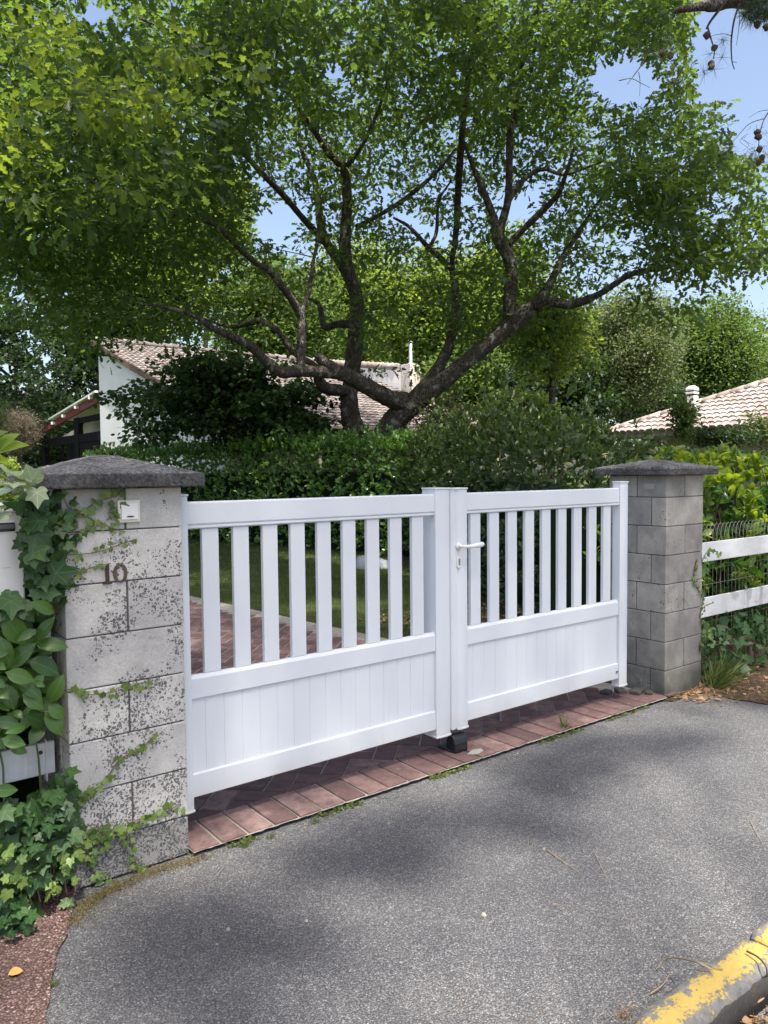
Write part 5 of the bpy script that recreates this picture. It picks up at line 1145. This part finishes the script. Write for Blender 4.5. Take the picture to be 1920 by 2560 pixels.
o = leafmesh('edge_grit', [scatter(ROUND, P, rdir(n)*np.array([1, 1, .3]), rdir(n, 2.), rng.uniform(.005, .013, n), 1.)], simple('grit', (.2, .19, .16), .9, .1, var=.5, vs=60)); tag(o, 'grit and crumbs gathered along the edge of the brick strip', 'grit', kind='stuff')
# twigs
def twig(pts, r, lb_, z=.0, mat=None):
    P = [g2(x_, y_) for x_, y_ in pts]; n = len(P)
    P = catmull([(p[0], p[1], z+r*.8+(.006*math.sin(math.pi*i/(n-1)))) for i, p in enumerate(P)], 4)
    o = MB().tube(P, list(np.linspace(r, r*.4, len(P))), 5).build('twig', mat or STRAW); tag(o, lb_, 'twig', 'twigs and straws on the ground')
STRAW = simple('straw', (.30, .22, .14), .8, .2, var=.4, vs=30)
twig([(1183, 1835), (1210, 1857), (1255, 1885)], .0028, 'long straight brown twig lying in the right hand shadow patch', -.006)
twig([(1285, 1842), (1298, 1870), (1310, 1893)], .0016, 'thin twig right of the long one on the asphalt', -.006)
twig([(1620, 1770), (1635, 1800), (1652, 1828)], .0016, 'thin dark twig near the right picture edge', -.006)
twig([(1140, 1810), (1142, 1825), (1137, 1835)], .0014, 'short pale straw above the long twig', -.006)
twig([(485, 1870), (470, 1890), (445, 1915)], .0016, 'pale straw leaning by the numbered pillar foot', -.004)
ZK = lambda x, y: ((1500+x*.2532)/K, (2150+y*.2532)/K)
def twig3(pts, r, lb_, mat=None):
    P = catmull([atg(*ZK(x_, y_), z_) for x_, y_, z_ in pts], 5); o = MB().tube(P, list(np.linspace(r, r*.45, len(P))), 6).build('twig', mat or STRAW); tag(o, lb_, 'twig', 'twigs and straws on the ground')
twig3([(1110, 1085, .125), (985, 1020, .135), (860, 985, .10), (760, 965, .07), (640, 985, .03), (560, 1075, .0)], .0032, 'arched forked twig reaching from kerb top down onto the asphalt')
twig3([(1215, 1078, .12), (1100, 1038, .125), (1020, 1015, .125)], .0022, 'short dark prong lying on the yellow paint')
twig3([(500, 1320, .0), (620, 1230, .012), (690, 1120, .006)], .0022, 'curved straw on the asphalt beside the kerb')
twig3([(640, 1305, .02), (740, 1290, .06), (850, 1280, .12)], .0016, 'thin straw leaning against the kerb side')
twig3([(1450, 900, .125), (1560, 960, .13), (1640, 1060, .13), (1650, 1200, .05)], .0035, 'dark bent twig hooked over the kerb at the right picture edge', TWIG)
twig3([(1450, 1410, .01), (1560, 1400, .03), (1650, 1330, .02)], .0045, 'pale stalk lying in the litter beyond the kerb')
for (x_, y_), n, h in [((1455, 650), 60, .05), ((1020, 985), 34, .03), ((600, 1320), 24, .03)]:
    p = atg(*ZK(x_, y_), .02); tuft(p[0], min(p[1], -1.895) if y_ > 700 else -1.90, -.005, n, h, .012, {650: 'green grass tuft in the gap between the two kerb stones', 985: 'small green tuft where the arched twig crosses the kerb edge', 1320: 'sparse weed at the kerb foot near the bottom edge'}[y_], wid=1.2)
p = atg(*ZK(1320, 1440), .0); tuft(p[0], p[1], .0, 34, .05, .008, 'leafy weed on the far side of the kerb', wid=1.8)
p = atg(*ZK(240, 1540), .0); tuft(p[0], p[1], -.006, 60, .03, .03, 'clump of brown and green moss at the kerb end', wid=1.4, mat=L_DRY)
# fallen orange leaf
a = atg(17, 2106, .012); b_ = atg(50, 2095, .012); d = b_-a
o = leafmesh('fallen_leaf', [scatter(LAUREL, np.array([a]), np.array([d]), np.array([[.1, -.1, 1.]]), np.array([np.linalg.norm(d)]), 2.2)], simple('orange_leaf', (.62, .30, .09), .6, .3, var=.3, vs=50), uv=True, smooth=True); tag(o, 'single orange-brown fallen leaf on the red pavement', 'leaf')
# rubble by the right pillar foot
rb_ = MB()
for cx, cy, sx, sy, sz, rz in [(3.28, .02, .06, .035, .028, .3), (3.20, .10, .045, .03, .03, 1.), (3.33, -.04, .03, .025, .02, .6), (3.12, .16, .04, .03, .02, .1)]: rb_.box(cx-sx, cx+sx, cy-sy, cy+sy, .02, .02+sz, rz)
o = rb_.build('broken_brick', simple('dark_rubble', (.07, .065, .06), .9, .2, var=.5, vs=30, bstr=1), bevel=.006); tag(o, 'broken dark brick pieces at the inner foot of the grey pillar', 'rubble')
# things behind the gate
bn = thing('bin', (4.45, 1.9, 0), 'navy blue bin with grey rim seen between the last slats of the gate', 'bin')
q = atd(1306, 1290, 6.9); bx, by = q[0], q[1]; bn.location = (bx, by, 0)
MB().add([(bx+sx*h, by+sy*h, z) for z, h in ((.06, .13), (.86, .17)) for sx, sy in ((-1, -1), (1, -1), (1, 1), (-1, 1))], [(3, 2, 1, 0), (4, 5, 6, 7), (0, 1, 5, 4), (1, 2, 6, 5), (2, 3, 7, 6), (3, 0, 4, 7)]).build('body', NAVY, bn, bevel=.02)
MB().box(bx-.18, bx+.18, by-.18, by+.18, .865, .89).build('lid', simple('grey_lid', (.3, .33, .37), .4), bn, bevel=.01)
MB().box(bx-.17, bx+.17, by-.18, by+.15, .0, .055).build('base', simple('grey_base', (.5, .52, .55), .5), bn, bevel=.01)
sh_ = thing('garden_sacks', (*atg(905, 1222, 0)[:2], 0), 'two pale plastic sacks lying on the lawn behind the left gate leaf', 'sacks')
def sack(px, py, dx, dy, h, rz):
    c = atg(px, py, 0.); mb = MB(); n = 14; m_ = 7; vs = []
    g_ = np.random.default_rng(int(px))
    for i in range(m_+1):
        ph = math.pi/2*i/m_
        for k in range(n):
            a = 2*math.pi*k/n; r_ = math.cos(ph)**.6*(1+.12*g_.normal()*.6); vs.append((c[0]+dx*r_*math.cos(a), c[1]+dy*r_*math.sin(a), h*math.sin(ph)**.9*(1+.08*g_.normal())))
    fs = [(i*n+k, i*n+(k+1) % n, (i+1)*n+(k+1) % n, (i+1)*n+k) for i in range(m_) for k in range(n)]
    mb.add(vs, fs).build('sack', simple('pale_sack', (.30, .32, .34), .5, .4, var=.15), sh_, smooth=True)
sack(787, 1228, .16, .2, .20, 0); sack(822, 1226, .13, .2, .14, 0)
pz = atg(523, 1315, .022); o = MB().add([(pz[0]-.05, pz[1]-.03, .024), (pz[0]+.05, pz[1]-.02, .03), (pz[0]+.04, pz[1]+.03, .045), (pz[0]-.04, pz[1]+.02, .024), (pz[0]-.05, pz[1]-.03, .0235), (pz[0]+.05, pz[1]-.02, .0285)], [(0, 1, 2, 3), (3, 2, 5, 4)]).build('paper_scrap', PLW); tag(o, 'white scrap of paper on the brick drive behind the left slats', 'paper')
# lawn blades
n = 42000; gx = rng.uniform(2.5, 8.2, n); gy = rng.uniform(2.3, 15, n); kp = (gx > 3.08-.09*np.maximum(0, gy-2.6)) & (gx < 8.4-.1*gy) ; gx, gy = gx[kp], gy[kp]
P = np.stack([gx, gy, np.zeros(len(gx))], 1); d = rng.normal(size=P.shape)*.45; d[:, 2] = 1
o = leafmesh('lawn_grass', [scatter(BLADE, P, d, rdir(len(P)), rng.uniform(.03, .08, len(P)), 1.6)], L_GRASS); tag(o, 'mown green lawn seen through the gate slats', 'lawn', kind='stuff')
n = 1500; P = np.stack([rng.uniform(3.4, 5.4, n), rng.uniform(.9, 3.6, n), np.full(n, .02)], 1)
o = leafmesh('bed_litter', [scatter(ROUND, P, rdir(n)*np.array([1, 1, .4]), rdir(n, 1.5), rng.uniform(.02, .06, n), .8)], L_DRY); tag(o, 'dry leaves and low weeds on the soil behind the right gate leaf', 'litter', kind='stuff')
# ------------------------------------------------------------------ pines: one reaches in at the top right, the other is unseen, its crown shaped to shade gate, oak and drive
def needles(C, n, L, D=None, wid=1.):
    m = len(C); c = np.repeat(np.array(C), n, 0); d = rdir(m*n); 
    if D is not None: d = unit(d*.75+np.repeat(unit(np.array(D)), n, 0))
    return scatter(NEEDLE, c, d, rdir(m*n), L*rng.uniform(.6, 1.1, m*n), wid)
pn = thing('pine_tree', (6.8, -1.6, 0), 'pine branches with cones and needle tufts hanging into the top right corner', 'tree')
pb2 = MB(); tips = []; tdir = []; cones = []
def br(pts, w0, w1, dep):
    P = catmull([atd(x_, y_, dep) for x_, y_ in pts], 6); pb2.tube(P, list(np.linspace(w0, w1, len(P))*K/2/FPX*dep), 6); return P
D_ = 8.5; ZP = lambda x, y: ((1560+x*.217)/K, (y*.217)/K); ZQ = lambda x, y: ((1560+x*.217)/K, (400+y*.217)/K)
pb2.tube([(6.8, -1.6, -.1), (6.75, -1.5, 4), (6.6, -1.3, 8), (6.5, -1.2, 14), (6.5, -1.1, 20)], [.28, .25, .22, .17, .1], 12)
P = catmull([(6.55, -1.25, 9), (6.0, .5, 8.2), atd(*ZP(1700, -250), 9), atd(*ZP(1190, 0), 8.6), atd(*ZP(1000, 60), 8.5), atd(*ZP(900, 70), 8.4), atd(*ZP(600, 120), 8.3)], 6); pb2.tube(P, list(np.linspace(.14, .03, len(P))), 8)
L_ = br([ZP(1200, -10), ZP(1100, 110), ZP(1000, 240), ZP(950, 330)], 7, 4, D_)
L_ = br([ZP(960, 300), ZP(1000, 440), ZP(1040, 580), ZP(1030, 680)], 4, 2, D_)
br([ZP(1360, -60), ZP(1330, 40), ZP(1270, 230), ZP(1240, 420), ZP(1235, 560), ZP(1245, 710), ZP(1272, 800)], 5, 1.8, D_)
br([ZP(1245, 710), ZP(1300, 720)], 1.5, 1, D_); br([ZP(1320, 60), ZP(1330, 250), ZP(1310, 420), ZP(1295, 520)], 1.6, .8, D_)
br([ZP(1240, 415), ZP(1160, 390), ZP(1060, 400), ZP(1000, 420)], 1.6, .8, D_)
br([ZP(280, 540), ZP(250, 660), ZP(180, 780), ZP(90, 900), ZP(40, 970)], 3, 1.6, D_); br([ZP(280, 545), ZP(400, 660), ZP(520, 700), ZP(575, 810), ZP(530, 960)], 1.6, 1, D_)
br([ZP(170, 830), ZP(185, 950), ZP(180, 1110)], 1.6, .8, D_); br([ZP(680, 770), ZP(620, 880), ZP(560, 1000), ZP(540, 1060)], 4, 2.4, D_)
br([ZP(-60, 930), ZP(80, 905), ZP(200, 960), ZP(300, 1010)], 2.2, 1, D_)
br([ZQ(1720, -620), ZQ(1620, -480), ZQ(1570, -320), ZQ(1550, -140), ZQ(1560, -20)], 3, 1.4, 8.0)
br([ZQ(1620, -480), ZQ(1450, -420), ZQ(1330, -300), ZQ(1200, -140)], 2, .9, 8.0); br([ZQ(1700, -580), ZQ(1560, -560), ZQ(1440, -490)], 1.4, .7, 8.0)
for k in range(26):
    a0 = ZQ(U(1380, 1700), U(-420, 60)); br([a0, (a0[0]+U(-14, 14), a0[1]+U(2, 14)), (a0[0]+U(-22, 22), a0[1]+U(8, 26))], .9, .5, 8.0)
for k in range(22):
    a0 = ZP(U(350, 640), U(380, 700)); br([a0, (a0[0]+U(-14, 14), a0[1]+U(2, 14)), (a0[0]+U(-22, 22), a0[1]+U(8, 22))], .9, .5, D_)
pb2.build('branches', BARK2, pn, smooth=True)
tl = [ZP(1130, 460), ZP(1150, 470), ZP(970, 800), ZP(930, 850), ZP(1040, 800), ZP(1130, 660), ZP(1000, 620), ZP(460, 480), ZP(520, 440), ZP(400, 620), ZP(540, 560), ZP(160, 560)]
tl2 = [ZP(U(1380, 1760), U(-80, 230)) for _ in range(46)]
tq = [ZQ(U(1050, 1250), U(-180, 60)) for _ in range(5)]+[ZQ(U(1300, 1750), U(-350, 120)) for _ in range(9)]
leafmesh('needles', [needles([atd(x_, y_, D_+U(-.3, .3)) for x_, y_ in tl], 26, .17, wid=.35), needles([atd(x_, y_, D_+U(-.3, .3)) for x_, y_ in tl2], 60, .17, wid=.5), needles([atd(x_, y_, 8.+U(-.3, .3)) for x_, y_ in tq], 26, .15, wid=.35)], L_PINE, pn)
def cone(p, s_=1.):
    mb = MB(); d = np.array([U(-.4, .4), U(-.4, .4), -1]); d /= np.linalg.norm(d); P = [p+d*t_*s_ for t_ in (0, .015, .03, .05, .065)]; mb.tube(P, [.008*s_, .024*s_, .028*s_, .02*s_, .004], 8, True, .3); mb.build('pine_cone', TWIG, pn)
for q in [ZP(960, 360), ZP(1040, 520), ZP(1010, 690), ZP(1000, 740), ZP(1540, 240), ZP(1630, 280), ZP(435, 580), ZP(540, 610)]: cone(atd(*q, D_), 1.3)
for q in [ZQ(1540, -360), ZQ(1560, -300), ZQ(1530, -300), ZQ(1550, -160), ZQ(1590, -60), ZQ(1560, -10)]: cone(atd(*q, 8.0), 1.1)

pA = thing('pine_tree', (-4.5, -12, 0), 'tall unseen pine behind the viewer, its crown shaped to shade gate, oak and drive', 'tree')
cov = lambda x, y: 0.
BL = [(-.32, -.66, .34, 1.3), (-.10, -.90, .24, .7), (-.5, -.95, .2, .4), (.58, -.62, .30, 1.5), (.30, -.50, .22, .5), (.95, -.48, .2, .5), (1.18, -.72, .20, 1.3), (1.22, -.94, .15, .6), (1.58, -.62, .2, 1.), (1.85, -.50, .26, 1.2), (2.3, -.48, .26, .7), (2.15, -.28, .22, .6), (2.65, -.66, .2, .5),]
PP = []; sz = .075
for (x_, y_, r_, od) in BL:
    n_ = int(od*math.pi*(r_*1.4)**2/.0031)
    a = rng.uniform(0, 2*math.pi, n_); q = rng.normal(size=(n_, 2))*r_*.5; h = rng.uniform(17, 24, n_)
    PP.append(np.stack([x_+q[:, 0]+SUN[0]/SUN[2]*h, y_+q[:, 1]+SUN[1]/SUN[2]*h, h], 1))
def shade_wash(x0, x1, y0, y1, od):  # needle layer added along the sun rays to shade a chosen area
    n_ = int(od*(x1-x0)*(y1-y0)/.0031); h = rng.uniform(17, 24, n_)
    PP.append(np.stack([rng.uniform(x0, x1, n_)+SUN[0]/SUN[2]*h, rng.uniform(y0, y1, n_)+SUN[1]/SUN[2]*h, h], 1))
shade_wash(-.75, 4.1, -.05, .85, 1.2); shade_wash(-.75, 4.1, .10, .9, 1.2); shade_wash(1, 9, .85, 9, .7); shade_wash(-1.2, 4.4, -.72, -.05, .25); shade_wash(4.1, 6.8, -.1, .7, 1.1); shade_wash(3.7, 6.8, -1.0, -.1, .8); shade_wash(-2.6, 5, -2.6, .2, .10); shade_wash(-2.2, -.75, -.9, .5, .7)
for _ in range(26):
    x_, y_, r_ = U(-1, 6), U(.9, 7), U(.3, .9); shade_wash(x_-r_, x_+r_, y_-r_, y_+r_, U(.8, 1.8))
for _ in range(75):  # clumps added to shade the near side of the oak
    x_, y_, r_ = U(-2.5, 14), U(5.2, 12.5), U(.5, 1.1)
    if x_ < 3.2 and y_ < 8.8: continue
    shade_wash(x_-r_, x_+r_, y_-r_, y_+r_, U(1., 1.9))
PP = np.concatenate(PP); print('pine tufts', len(PP))
leafmesh('crown', [scatter(QUAD, PP, rdir(len(PP)), rdir(len(PP), 1.), sz*2*rng.uniform(.7, 1.2, len(PP)), .9)], L_PINE, pA)
tb = MB(); tb.tube(catmull([(-4.5, -12, -.1), (-4.4, -11.9, 6), (-4.1, -11.6, 12), (-3.6, -11, 17), (-2.6, -10, 21)], 5), list(np.linspace(.3, .1, 21)), 12)
for (x_, y_, r_, od) in BL:
    e = np.array([x_+SUN[0]/SUN[2]*20, y_+SUN[1]/SUN[2]*20, 20]); s_ = np.array([-3.6, -11, 16.5+U(-1, 1)])
    tb.tube(catmull([s_, (s_+e)/2+np.array([0, 0, -.6]), e], 4), list(np.linspace(.06, .015, 9)), 5, False)
tb.build('trunk', BARK2, pA, smooth=True)
